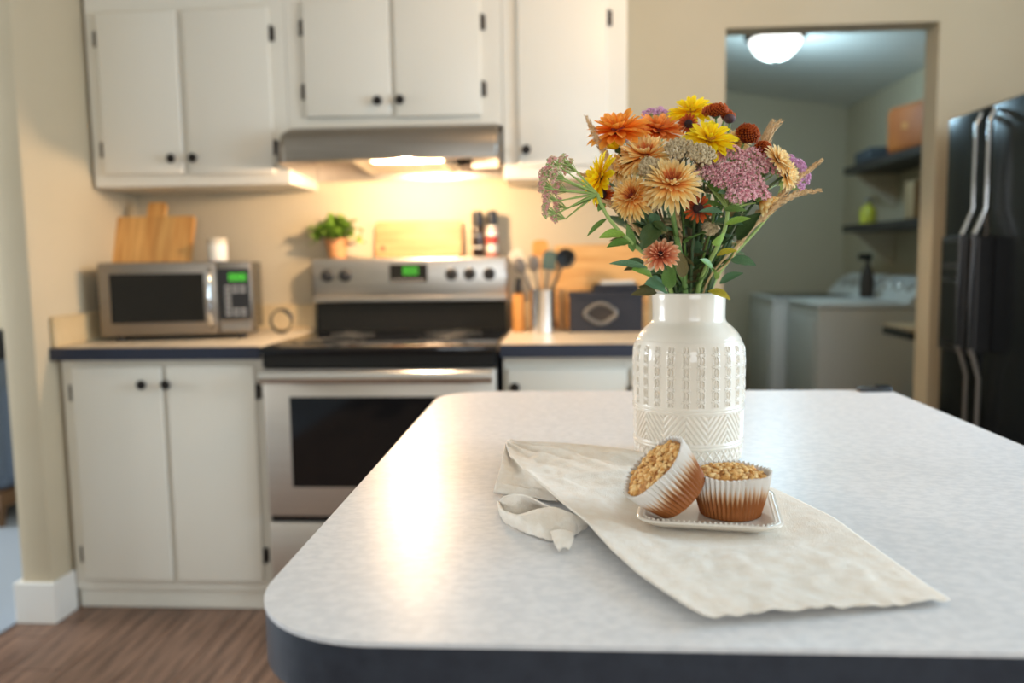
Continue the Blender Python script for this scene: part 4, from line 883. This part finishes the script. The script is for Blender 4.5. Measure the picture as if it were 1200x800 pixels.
def petal_mesh(key, m, width, curl, cup, tip, nseg=7):
    # unit petal along +X, curl lifts (or drops) the tip, cup raises the edges
    if key in PET: return PET[key]
    vs = []; fs = []; uvs = []
    cols = (-1, -0.5, 0, 0.5, 1)
    for i in range(nseg+1):
        t = i/nseg; w_ = width*(0.38+0.62*min(1, t/0.55)**0.8)*(math.sqrt(max(0, 1-((t-0.68)/0.335)**2)) if t > 0.68 else 1)
        w_ = max(w_, width*0.12); ang = curl*t; x = math.sin(ang)/curl if abs(curl) > 1e-3 else t; z = (1-math.cos(ang))/curl if abs(curl) > 1e-3 else 0
        for c in cols: vs.append((x-0.05*abs(c)*(t > 0.9), c*w_, z+cup*w_*c*c-0.12*width*(abs(c) == 0.0)*math.sin(PI*t))); uvs.append((t, 0.5+0.5*c))
    nc = len(cols)
    for i in range(nseg):
        for j in range(nc-1): fs.append((i*nc+j, i*nc+j+1, (i+1)*nc+j+1, (i+1)*nc+j))
    me = MB().add(vs, fs).mesh('petal', m, True, 180); uvl = me.uv_layers.new(name='UVMap')
    for lp in me.loops: uvl.data[lp.index].uv = uvs[lp.vertex_index]
    PET[key] = me; return me
def leaf_mesh(key, m, width, bend, fold=0.35, shape=1.0):
    k_ = (key, m)
    if k_ in PET: return PET[k_]
    vs = []; fs = []; ns = 9; cols = (-1, -0.55, 0, 0.55, 1)
    for i in range(ns+1):
        t = i/ns; w_ = max(width*math.sin(PI*t**shape)**0.8, 0.012); x = math.sin(bend*t)/bend; z = -(1-math.cos(bend*t))/bend
        for c in cols: vs.append((x, c*w_*(1+0.05*math.sin(t*31+c)), z+fold*w_*abs(c)+0.03*width*math.sin(t*19+c*2)))
    for i in range(ns):
        for j in range(4): fs.append((i*5+j, i*5+j+1, (i+1)*5+j+1, (i+1)*5+j))
    PET[k_] = MB().add(vs, fs).mesh('leaf', m, True, 180); return PET[k_]
leaf_mesh('oval', 'leaf_mid', 0.22, 0.5)
def leaf(parent, base, tip, m, width=0.22, bend=0.5, facing=None, inv=None, fold=0.35, shape=0.85):
    me = leaf_mesh(('l', round(width, 2), round(bend, 1), round(fold, 2), shape), m, width, bend, fold, shape)
    d = tip-base; L = d.length*(1+bend*bend*0.04); x = d.normalized(); f = facing or Vector((-0.1, -0.75, 0.65)); z = (f-x*f.dot(x)).normalized(); y = z.cross(x)
    # start a little upwards so that the bent leaf ends at the tip
    M = Matrix(((x.x, y.x, z.x, base.x), (x.y, y.y, z.y, base.y), (x.z, y.z, z.z, base.z), (0, 0, 0, 1))) @ Matrix.Rotation(-bend*0.5, 4, 'Y') @ Matrix.Scale(L, 4)
    o = link('leaf', me, parent); o.matrix_local = Matrix.Translation(-parent.location) @ M; return o
def flower_root(name, label, cat, group, path, stem_mat='stem_dark', rad=0.0019):
    t = thing(name, label, cat, path[0], 0, group)
    rr = [rad*(1.15-0.3*i/(len(path)-1)) for i in range(len(path))]
    MB().tube([p-path[0] for p in path], rr, 7).build('stem', stem_mat, t); return t
def auto_leaves(t, path, n, mats, rnd, size=(0.028, 0.045), lo=0.25, hi=0.85):
    for i in range(n):
        q = lo+(hi-lo)*(i+rnd.uniform(0.2, 0.8))/n; k = max(1, min(len(path)-2, int(q*(len(path)-1)))); p = path[k]
        a = rnd.uniform(0, 2*PI); d = Vector((math.cos(a), math.sin(a)*0.9, rnd.uniform(-0.2, 0.8))).normalized()*rnd.uniform(*size)
        leaf(t, p, p+d, rnd.choice(mats), rnd.choice((0.18, 0.22, 0.26)), rnd.choice((0.4, 0.9)), Vector((d.x*0.2, -0.5, 0.8)))
def layers(t, M, R, specs, m, rnd, inv):
    # specs: (count, length, inner radius, height, tilt, width, curl, cup)
    for (cnt, ln_, r0, z0, tilt, wd, curl, cup, *dp) in specs:
        m1 = 'petal_peach_deep' if dp else m; me = petal_mesh((m1, wd, curl, cup), m1, wd, curl, cup, 1.15); off = rnd.uniform(0, 6)
        for k in range(cnt):
            a = off+2*PI*(k+rnd.uniform(-0.22, 0.22))/cnt; o = link('petal', me, t); s = R*ln_*rnd.uniform(0.84, 1.10)
            o.matrix_local = inv @ M @ Matrix.Rotation(a, 4, 'Z') @ Matrix.Translation((R*r0, 0, R*z0)) @ Matrix.Rotation(-(tilt+rnd.uniform(-0.12, 0.12)), 4, 'Y') @ Matrix.Rotation(rnd.uniform(-0.25, 0.25), 4, 'X') @ Matrix.Scale(s, 4)
def calyx(t, M, R, inv, m='leaf_dark'):
    MB().lathe([(R*0.06, -R*0.32), (R*0.2, -R*0.24), (R*0.27, -R*0.1), (R*0.22, R*0.02), (0, R*0.04)], (0, 0, 0), 14).build('calyx', m, t).matrix_local = inv @ M
def centre(t, M, R, inv, r, h, m):
    mb = MB(); mb.lathe([(R*r, 0), (R*r*0.95, R*h*0.5), (R*r*0.6, R*h), (0, R*h*0.85)], (0, 0, 0), 16)
    for i in range(40):
        q = math.sqrt((i+0.5)/40); a = i*2.39996; mb.ball((R*r*0.9*q*math.cos(a), R*r*0.9*q*math.sin(a), R*h*(1.0-0.35*q*q)), R*r*0.12, 1)
    mb.build('flower_centre', m, t).matrix_local = inv @ M
DAISY = [(18, 0.98, 0.10, 0.0, 0.0, 0.15, -0.25, 0.35), (16, 0.90, 0.10, 0.05, 0.22, 0.15, -0.2, 0.35), (12, 0.72, 0.09, 0.10, 0.5, 0.15, 0.15, 0.4), (8, 0.46, 0.06, 0.14, 0.9, 0.15, 0.3, 0.5)]
CUPPED = [(12, 0.95, 0.12, 0.0, 0.75, 0.18, 0.2, 0.4), (11, 0.85, 0.1, 0.05, 1.0, 0.18, 0.2, 0.4), (6, 0.6, 0.06, 0.1, 1.2, 0.18, 0.3, 0.5)]
MUM = [(28, 0.96, 0.12, -0.06, -0.22, 0.08, -0.35, 0.5), (30, 0.90, 0.12, 0.02, 0.06, 0.078, -0.05, 0.5), (30, 0.80, 0.11, 0.07, 0.28, 0.08, 0.3, 0.55), (27, 0.67, 0.10, 0.11, 0.48, 0.085, 0.6, 0.6), (22, 0.54, 0.09, 0.11, 0.52, 0.09, 0.6, 0.6), (16, 0.38, 0.08, 0.10, 0.62, 0.10, 0.6, 0.6, 'D'), (10, 0.22, 0.06, 0.09, 0.75, 0.11, 0.6, 0.6, 'D')]
MUM_S = [(22, 0.95, 0.12, -0.02, 0.02, 0.105, -0.1, 0.5), (22, 0.84, 0.12, 0.05, 0.28, 0.105, 0.2, 0.5), (18, 0.66, 0.1, 0.1, 0.52, 0.11, 0.5, 0.6), (13, 0.46, 0.08, 0.13, 0.8, 0.115, 0.7, 0.6), (9, 0.28, 0.06, 0.14, 1.05, 0.12, 0.8, 0.6)]
SMALL = [(16, 0.92, 0.22, 0.0, 0.02, 0.13, -0.2, 0.3), (14, 0.78, 0.2, 0.05, 0.2, 0.13, -0.1, 0.3)]
LEAFS = ['leaf_dark', 'leaf_mid', 'leaf_blue']
def flower(name, label, cat, group, px, py, Y, R, nrm, specs, m, cen=None, nleaf=2, stem='stem_dark', seed=0, rad=0.0019):
    R *= 1.07; rnd = random.Random(seed*13+5); head = at(px, py, Y); nrm = Vector(nrm).normalized()
    path = stem_path(head-nrm*R*0.25, nrm); t = flower_root(name, label, cat, group, path, stem, rad); inv = Matrix.Translation(-path[0])
    M = frame(head-nrm*R*0.12, nrm, rnd.uniform(0, 3)); calyx(t, M, R, inv); layers(t, M, R, specs, m, rnd, inv)
    if cen: centre(t, M @ Matrix.Translation((0, 0, R*0.06)), R, inv, *cen)
    auto_leaves(t, path, nleaf, LEAFS, rnd); return t, path
G1, G2, G3 = 'orange daisies in the bouquet', 'yellow daisies in the bouquet', 'peach chrysanthemums in the bouquet'
flower('orange_daisy', 'bright orange daisy at the upper left edge of the bouquet', 'flower', G1, 724, 150, 1.11, 0.041, (-.12, -.40, .91), DAISY, 'petal_orange', (0.2, 0.2, 'red_centre'), 2, seed=1)
flower('orange_daisy', 'orange daisy just left of the top yellow daisy', 'flower', G1, 772, 150, 1.15, 0.037, (.12, -.42, .9), DAISY, 'petal_orange_deep', (0.2, 0.2, 'red_centre'), 2, seed=2)
flower('yellow_daisy', 'topmost yellow daisy beside the rust pompoms', 'flower', G2, 810, 129, 1.17, 0.031, (-.1, -.50, .86), DAISY, 'petal_yellow', (0.2, 0.2, 'yellow_centre'), 2, seed=3)
flower('yellow_daisy', 'large yellow daisy in the upper middle above the dried yarrow', 'flower', G2, 832, 162, 1.075, 0.0325, (.02, -.66, .75), DAISY, 'petal_yellow', (0.2, 0.2, 'yellow_centre'), 2, seed=4)
flower('yellow_daisy', 'small half-closed yellow flower under the orange daisy', 'flower', G2, 722, 173, 1.10, 0.016, (-.55, -.1, .83), CUPPED, 'petal_yellow', None, 1, seed=5)
flower('yellow_daisy', 'yellow daisy facing left, seen from its side', 'flower', G2, 701, 208, 1.06, 0.031, (-.93, -.22, .28), DAISY, 'petal_yellow', (0.2, 0.2, 'yellow_centre'), 2, seed=6)
flower('peach_chrysanthemum', 'peach chrysanthemum below the two orange daisies', 'flower', G3, 757, 179, 1.085, 0.0345, (-.08, -.52, .85), MUM, 'petal_peach', (0.12, 0.12, 'red_centre'), 2, seed=7)
flower('peach_chrysanthemum', 'pale apricot chrysanthemum behind the left yellow daisy', 'flower', G3, 723, 199, 1.115, 0.027, (-.55, -.6, .58), MUM_S, 'petal_cream', (0.12, 0.12, 'red_centre'), 1, seed=8)
flower('peach_chrysanthemum', 'largest peach chrysanthemum in the front middle of the bouquet', 'flower', G3, 788, 212, 1.03, 0.0355, (-.02, -.70, .71), MUM, 'petal_peach', (0.13, 0.12, 'red_centre'), 1, stem='stem_green', seed=9, rad=0.0036)
flower('peach_chrysanthemum', 'orange-tinted chrysanthemum at lower left, facing left', 'flower', G3, 740, 229, 1.045, 0.027, (-.42, -.78, .46), MUM, 'petal_apricot', (0.13, 0.12, 'red_centre'), 1, seed=10)
flower('peach_chrysanthemum', 'cream chrysanthemum between the yellow daisy and rust pompom', 'flower', G3, 862, 164, 1.12, 0.020, (.1, -.6, .78), MUM_S, 'petal_cream', None, 1, seed=11)
flower('peach_chrysanthemum', 'cream chrysanthemum beside the small rust pompom at right', 'flower', G3, 914, 186, 1.055, 0.0195, (.6, -.55, .5), MUM_S, 'petal_cream', None, 1, seed=12)
flower('peach_chrysanthemum', 'cream chrysanthemum drooping at the right edge of the bouquet', 'flower', G3, 924, 205, 1.06, 0.0185, (.75, -.6, .1), MUM_S, 'petal_cream', None, 1, seed=13)
flower('peach_chrysanthemum', 'wilted peach flower under the pink sedum at right', 'flower', G3, 893, 237, 1.07, 0.021, (.72, -.45, -.5), CUPPED, 'petal_peach', None, 1, seed=14)
flower('peach_chrysanthemum', 'small apricot chrysanthemum half hidden between the left yellow daisy and orange daisy', 'flower', G3, 738, 188, 1.10, 0.024, (-.3, -.6, .7), MUM_S, 'petal_apricot', None, 0, seed=19)
flower('coral_chrysanthemum', 'small coral chrysanthemum low above the vase rim', 'flower', None, 774, 297, 1.055, 0.0215, (-.08, -.80, .58), SMALL+[(12, 0.6, 0.15, 0.08, 0.5, 0.12, 0.4, 0.5), (9, 0.4, 0.1, 0.1, 0.85, 0.12, 0.6, 0.5)], 'petal_coral', (0.16, 0.14, 'dark_centre'), 1, seed=15)
flower('rust_daisy', 'small rust daisy with dark centre next to the top yellow daisy', 'flower', 'rust daisies in the bouquet', 807, 145, 1.115, 0.0125, (0, -.97, .22), SMALL, 'petal_rust', (0.42, 0.3, 'dark_centre'), 1, seed=16)
flower('rust_daisy', 'small rust daisy with dark centre below the largest peach flower', 'flower', 'rust daisies in the bouquet', 818, 244, 1.045, 0.0155, (.02, -.98, .05), SMALL, 'petal_rust', (0.40, 0.3, 'dark_centre'), 1, seed=17)
flower('rust_daisy', 'dark rust flower tucked behind the left yellow daisy', 'flower', 'rust daisies in the bouquet', 706, 228, 1.10, 0.014, (-.4, -.8, .2), SMALL, 'petal_rust', (0.4, 0.3, 'dark_centre'), 0, seed=18)
def pompom(label, px, py, Y, R, nrm, seed, flat=0.75):
    rnd = random.Random(seed); head = at(px, py, Y); nrm = Vector(nrm).normalized(); path = stem_path(head-nrm*R*0.7, nrm); t = flower_root('rust_pompom', label, 'flower', 'rust pompoms in the bouquet', path, 'stem_green', 0.0018)
    inv = Matrix.Translation(-path[0]); M = frame(head-nrm*R*0.35, nrm); calyx(t, M @ Matrix.Translation((0, 0, -R*0.1)), R*1.4, inv, 'leaf_dark')
    mb = MB(); uv = []
    for i in range(150):
        q = (i+0.5)/150; th = math.acos(1-q*1.25); a = i*2.39996; d = Vector((math.sin(th)*math.cos(a), math.sin(th)*math.sin(a), math.cos(th)*flat)); tan = Vector((-math.sin(a), math.cos(a), 0)); b = d.cross(tan).normalized()
        p0 = d*R*0.45; p1 = d*R*(1.0+rnd.uniform(-.09, .09)); w_ = R*0.115
        k = len(mb.v); mb.add([p0-tan*w_*.5, p0+tan*w_*.5, p1*0.93+tan*w_-b*w_*.3, p1+b*w_*0.4, p1*0.93-tan*w_-b*w_*.3, p1*0.9+b*w_*1.3], [(0, 1, 2, 3), (0, 3, 4), (3, 2, 5), (4, 3, 5)]); uv += [0.0, 0.0, 0.8, 1.0, 0.8, 0.9]
    mb.ball((0, 0, 0), R*0.66, 2, (1, 1, flat)); uv += [0.1]*(len(mb.v)-len(uv))
    me = mb.mesh('florets', 'petal_rust', True, 180); l_ = me.uv_layers.new(name='UVMap')
    for lp in me.loops: l_.data[lp.index].uv = (uv[lp.vertex_index], 0.5)
    o = link('florets', me, t, 'stuff', 'dense rust coloured florets'); o.matrix_local = inv @ M
pompom('flattened rust pompom at the very top of the bouquet', 838, 125, 1.13, 0.0175, (-.15, -.35, .92), 1, 0.6)
pompom('rust pompom behind the topmost pompom', 853, 132, 1.165, 0.0135, (.4, -.3, .86), 2, 0.7)
pompom('round rust pompom standing free above the pink sedum', 878, 154, 1.10, 0.0165, (.35, -.45, .8), 3, 0.95)
pompom('small rust pompom right above the pink sedum', 896, 172, 1.08, 0.0115, (.3, -.7, .6), 4, 0.9)
hb_ = at(855, 139, 1.125); path = stem_path(hb_-Vector((0, 0, .006)), Vector((.1, -.2, .95))); t = flower_root('flower_bud', 'dark purple closed bud beside the top rust pompoms', 'flower bud', None, path, 'stem_green', 0.0016)
MB().ball((0, 0, 0), 0.0078, 2, (1, 1, .85)).build('bud', 'bud_dark', t).matrix_local = Matrix.Translation(hb_-path[0])

# sedum: branching umbels of tiny stars
def star(mb, p, n, s, rnd):
    n = n.normalized(); u_ = n.orthogonal().normalized(); v_ = n.cross(u_); a0 = rnd.uniform(0, 6); pts = [p+n*s*0.35]
    for k in range(10):
        a = a0+PI*k/5; r = s if k % 2 == 0 else s*0.42; pts.append(p+(u_*math.cos(a)+v_*math.sin(a))*r+n*(s*0.45 if k % 2 == 0 else 0))
    pts.append(p-n*s*0.8); mb.add(pts, [(0, 1+k, 1+(k+1) % 10) for k in range(10)]+[(11, 1+(k+1) % 10, 1+k) for k in range(10)])
def sedum(label, fork, clusters, nrm, m, stem, seed, r_cl=0.0125, nst=46, s=0.0023, leaves=(), rad=0.0022):
    rnd = random.Random(seed); fk = at(*fork); nrm = Vector(nrm).normalized()
    path = stem_path(fk, nrm*0.4+Vector((0, 0, .8))); t = flower_root('pink_sedum', label, 'flower', 'sedum stems in the bouquet', path, stem, rad); o0 = path[0]
    br = MB(); fl = MB(); buds = MB()
    for (px, py, Y) in clusters:
        c = at(px, py, Y); d = (c-fk); L = d.length; mid = fk.lerp(c, 0.5)+nrm*(-0.08*L); base = c-nrm*r_cl*1.1; br.tube([p-o0 for p in bez(fk, fk.lerp(mid, .7), mid.lerp(base, .6), base, 7)], [0.0014]*4+[0.0009]*3, 6)
        n_ = (nrm+d.normalized()*0.5).normalized(); u_ = n_.orthogonal().normalized(); v_ = n_.cross(u_)
        for i in range(nst):
            q = math.sqrt((i+0.5)/nst); a = i*2.39996+seed; th = q*1.25; dd = n_*math.cos(th)+(u_*math.cos(a)+v_*math.sin(a))*math.sin(th); p = c+dd*r_cl*rnd.uniform(0.72, 1.18)-n_*r_cl*0.35
            (star(fl, p-o0, dd, s*rnd.uniform(0.8, 1.25), rnd) if rnd.random() < 0.8 else buds.ball(p-o0, s*0.6, 1))
            if i % 3 == 0: br.tube([base-o0, p-dd*0.002-o0], 0.0005, 4, False)
    br.build('branches', 'stem_pale', t, kind='stuff'); fl.build('florets', m, t, kind='stuff', smooth=False, label='tiny starry florets'); buds.build('buds', 'stem_pale' if seed == 2 else m, t, kind='stuff')
    for lf_ in leaves: leaf(t, at(*lf_[0]), at(*lf_[1]), lf_[2], *lf_[3:])
    return t, path
sedum('large pink sedum head at the right front of the bouquet', (853, 246, 1.05), [(826, 199, 1.065), (838, 186, 1.075), (852, 200, 1.055), (860, 182, 1.075), (872, 196, 1.06), (884, 183, 1.08), (893, 197, 1.07), (908, 194, 1.085), (848, 214, 1.05), (866, 212, 1.05), (882, 212, 1.055), (874, 226, 1.045), (862, 230, 1.04), (890, 226, 1.06), (917, 203, 1.095), (836, 206, 1.06)],
      (.05, -.68, .73), 'sedum_pink', 'stem_pale', 1, 0.0145, 78, 0.0029,
      [((847, 249, 1.04), (819, 248, 1.03), 'leaf_blue', 0.16, 0.5), ((848, 246, 1.04), (875, 247, 1.03), 'leaf_mid', 0.2, 0.5), ((850, 263, 1.04), (880, 256, 1.03), 'leaf_bright', 0.18, 0.4), ((843, 288, 1.05), (846, 274, 1.03), 'leaf_bright', 0.4, 0.3), ((840, 299, 1.05), (864, 294, 1.03), 'leaf_yellow', 0.2, 0.4),
       ((836, 318, 1.07), (820, 304, 1.05), 'leaf_mid', 0.24, 0.4), ((838, 327, 1.08), (836, 314, 1.06), 'leaf_bright', 0.26, 0.3), ((854, 229, 1.045), (841, 226, 1.03), 'leaf_blue', 0.24, 0.4)], rad=0.0028)
sedum('green and pink sedum umbel reaching out far left', (700, 227, 1.03), [(648, 192, 1.02), (660, 190, 1.04), (640, 203, 1.02), (638, 217, 1.01), (643, 231, 1.02), (642, 246, 1.03), (652, 205, 1.0), (655, 220, 1.03), (653, 252, 1.05), (666, 196, 1.05), (655, 240, 1.05)],
      (-.88, -.05, .42), 'sedum_rose', 'stem_pale', 2, 0.0105, 52, 0.0024,
      [((733, 275, 1.05), (702, 279, 1.03), 'leaf_bright', 0.22, 0.5), ((739, 284, 1.06), (711, 290, 1.04), 'leaf_mid', 0.2, 0.5), ((711, 256, 1.05), (688, 277, 1.03), 'leaf_mid', 0.1, 0.4), ((757, 313, 1.06), (714, 309, 1.04), 'leaf_blue', 0.12, 0.3), ((764, 323, 1.07), (740, 316, 1.05), 'leaf_bright', 0.3, 0.4), ((708, 238, 1.04), (701, 248, 1.03), 'leaf_mid', 0.3, 0.4), ((700, 230, 1.04), (670, 243, 1.03), 'leaf_mid', 0.1, 0.3)], rad=0.0026)
sedum('mauve sedum peeking out behind the orange daisies', (775, 165, 1.2), [(762, 135, 1.21), (774, 134, 1.22), (784, 138, 1.21)], (0, -.3, .95), 'sedum_mauve', 'stem_green', 3, 0.013, 56, 0.0027)
sedum('mauve pink sedum at the far right behind the cream flowers', (915, 222, 1.14), [(936, 196, 1.15), (941, 208, 1.15), (934, 216, 1.14), (926, 190, 1.16)], (.75, -.4, .5), 'sedum_mauve', 'stem_pale', 4, 0.012, 50, 0.0027, [((912, 218, 1.12), (928, 213, 1.10), 'leaf_bright', 0.3, 0.4)])
sedum('pink sedum tuft behind the upper peach chrysanthemum', (742, 190, 1.14), [(733, 166, 1.15), (744, 160, 1.16)], (-.2, -.4, .9), 'sedum_mauve', 'stem_green', 5, 0.011, 30, 0.0023)

# dried yarrow
def yarrow(label, px, py, Y, R, nrm, seed):
    rnd = random.Random(seed); head = at(px, py, Y); nrm = Vector(nrm).normalized(); fk = head-nrm*R*1.6; path = stem_path(fk, nrm); t = flower_root('dried_yarrow', label, 'flower', 'dried yarrow in the bouquet', path, 'stem_brown', 0.0016)
    mb = MB(); br = MB(); u_ = nrm.orthogonal().normalized(); v_ = nrm.cross(u_)
    for i in range(52):
        q = math.sqrt((i+.5)/52); a = i*2.39996; p = head+(u_*math.cos(a)+v_*math.sin(a))*R*q+nrm*(R*0.35*(1-q*q)+rnd.uniform(-.0015, .0015)); s = rnd.uniform(0.0022, 0.0034)
        mb.ball(p-path[0], s, 1); mb.ball(p-path[0]+nrm*s*0.7, s*0.6, 1)
        if i % 2 == 0: br.tube([fk-path[0], p-path[0]-nrm*s], 0.0005, 4, False)
    mb.build('seed_heads', 'yarrow_tan', t, kind='stuff', label='tan dried bead-like seed heads'); br.build('branches', 'stem_brown', t, kind='stuff')
yarrow('dried tan yarrow cluster left of the big yellow daisy', 797, 175, 1.06, 0.019, (0, -.7, .7), 1)
yarrow('dried tan yarrow cluster under the big yellow daisy', 822, 181, 1.045, 0.017, (.1, -.75, .6), 2)
yarrow('dried tan yarrow cluster between the two peach chrysanthemums', 761, 196, 1.05, 0.014, (-.2, -.8, .5), 3)
yarrow('dried grey-tan yarrow below the orange-tinted chrysanthemum', 763, 240, 1.055, 0.009, (0, -.9, .3), 4)
yarrow('small dried yarrow low behind the rust daisy', 832, 268, 1.09, 0.009, (0, -.8, .4), 5)

# foxtail plumes
def plume(label, pts, rmax, seed, dens=240):
    rnd = random.Random(seed); K = [at(*p) for p in pts]; tip, low_ = K[0], K[-1]
    c = resample([tuple(k) for k in K], 24); c = [Vector(p) for p in c]           # from tip to base of the seed head
    path = stem_path(low_, (c[-2]-c[-1]).normalized()); t = flower_root('foxtail_plume', label, 'dried grass', 'foxtail plumes in the bouquet', path, 'stem_straw', 0.0014); o0 = path[0]
    mb = MB(); mb.tube([p-o0 for p in c], [max(0.0008, rmax*0.55*math.sin(PI*min(1, 0.08+0.92*i/23)*0.75)) for i in range(24)], 8)
    for i in range(dens):
        q = rnd.uniform(0.0, 0.98); k = int(q*22); p = c[k].lerp(c[k+1], q*22-k); ax = (c[k]-c[k+1]).normalized(); r = rmax*(0.35+0.65*math.sin(PI*min(1, 0.1+0.9*q)*0.72)); u_ = ax.orthogonal().normalized(); v_ = ax.cross(u_); a = rnd.uniform(0, 6.28)
        d = (u_*math.cos(a)+v_*math.sin(a)); p0 = p+d*r*0.3; p1 = p+d*r+ax*r*rnd.uniform(0.9, 1.7); s_ = ax.cross(d)*r*0.26; md = p0.lerp(p1, 0.5)+d*r*0.15
        mb.add([p0-o0, md+s_-o0, p1-o0, md-s_-o0, md+d*r*0.18-o0], [(0, 1, 4), (1, 2, 4), (2, 3, 4), (3, 0, 4)])
    mb.build('seed_head', 'plume_straw', t, kind='stuff', label='tan bristly seed head')
plume('straw plume pointing up at the far left of the bouquet', [(687, 136, 1.1), (698, 160, 1.1), (708, 178, 1.1), (719, 205, 1.1)], 0.0052, 1)
plume('straw plume standing up at the upper right behind the small pompom', [(915, 142, 1.11), (903, 153, 1.11), (896, 172, 1.11), (888, 200, 1.11)], 0.0062, 2)
plume('second straw plume beside the upper right one', [(906, 141, 1.13), (897, 160, 1.13), (884, 182, 1.13), (878, 205, 1.13)], 0.0055, 3)
plume('straw plume reaching highest at the far right', [(964, 187, 1.09), (945, 201, 1.09), (925, 219, 1.09), (900, 245, 1.09)], 0.0048, 4)
plume('straw plume bending low at the far right', [(962, 223, 1.06), (935, 226, 1.06), (912, 238, 1.06), (885, 264, 1.07)], 0.005, 5)
plume('straw plume hanging beneath the wilted peach flower', [(912, 233, 1.08), (890, 248, 1.08), (874, 270, 1.09), (862, 294, 1.1)], 0.0052, 6)
plume('straw plume pointing left under the left yellow daisy', [(676, 203, 1.08), (690, 207, 1.09), (705, 215, 1.1), (718, 224, 1.1)], 0.0045, 7, 150)
plume('straw plume under the left side of the bouquet', [(698, 235, 1.07), (715, 238, 1.07), (735, 250, 1.08), (750, 275, 1.09)], 0.006, 8)
plume('straw plume low between the peach chrysanthemums', [(785, 235, 1.08), (792, 250, 1.08), (795, 270, 1.09), (797, 290, 1.1)], 0.0055, 9, 180)

# filler stems and leaves
rnd = random.Random(77)
for i in range(26):
    px = 730+i*5.6+rnd.uniform(-6, 6); py = rnd.uniform(205, 262); Y = rnd.uniform(1.07, 1.22); hd_ = at(px, py, Y); path = stem_path(hd_, Vector((rnd.uniform(-.2, .2), -.1, 1)).normalized(), spread=0.04)
    m = rnd.choice(['stem_dark', 'stem_green', 'stem_dark', 'stem_brown'])
    t = flower_root('leafy_stem', 'leafy %s filler stem %s of the bouquet' % ({'stem_dark': 'dark green', 'stem_green': 'green', 'stem_brown': 'brownish'}[m], 'in the left half' if px < 783 else ('in the middle' if px < 826 else 'in the right half')), 'stem', 'leafy filler stems in the bouquet', path, m, rnd.uniform(0.0012, 0.0022)); auto_leaves(t, path, 6, ['leaf_dark', 'leaf_dark', 'leaf_mid', 'leaf_dry', 'leaf_blue'], rnd, (0.026, 0.048), 0.12, 1.0)
def leaf_stem(label, head, lvs, m='stem_green', nrm=(0, 0, 1)):
    path = stem_path(at(*head), Vector(nrm).normalized()); t = flower_root('leaf_sprig', label, 'stem', None, path, m, 0.0016)
    for lf_ in lvs: leaf(t, at(*lf_[0]), at(*lf_[1]), *lf_[2:])
leaf_stem('broad green leaf sprig resting over the left vase rim', (790, 300, 1.08), [((781, 341, 1.10), (755, 333, 1.075), 'leaf_blue', 0.38, 0.5), ((784, 338, 1.105), (786, 305, 1.08), 'leaf_mid', 0.22, 0.3), ((770, 343, 1.11), (739, 346, 1.10), 'leaf_dry', 0.2, 0.6), ((768, 342, 1.115), (748, 336, 1.11), 'leaf_dry', 0.25, 0.5)])
leaf_stem('yellowing leaf sprig hanging over the right vase rim', (830, 310, 1.09), [((830, 341, 1.10), (856, 351, 1.085), 'leaf_yellow', 0.26, 0.5, Vector((.1, -.6, .8)))])
leaf_stem('dark leaf sprig spreading at the right above the vase rim', (862, 285, 1.1), [((856, 304, 1.09), (886, 311, 1.07), 'leaf_blue', 0.24, 0.4), ((843, 332, 1.1), (871, 320, 1.08), 'leaf_blue', 0.2, 0.4), ((864, 281, 1.09), (892, 249, 1.07), 'leaf_dark', 0.24, 0.4)])
leaf_stem('dark leaf sprig in the left middle of the bouquet', (765, 265, 1.07), [((772, 262, 1.06), (752, 293, 1.045), 'leaf_dark', 0.3, 0.4), ((765, 260, 1.06), (782, 272, 1.05), 'leaf_dark', 0.25, 0.4), ((742, 295, 1.07), (735, 262, 1.06), 'leaf_mid', 0.16, 0.3)])
leaf_stem('curled dry leaf sprig at the left above the vase rim', (752, 308, 1.09), [((757, 312, 1.08), (731, 317, 1.07), 'leaf_dry', 0.2, 0.6), ((756, 310, 1.08), (736, 304, 1.07), 'leaf_dark', 0.2, 0.5), ((800, 325, 1.07), (798, 295, 1.06), 'leaf_dry', 0.22, 0.6)])
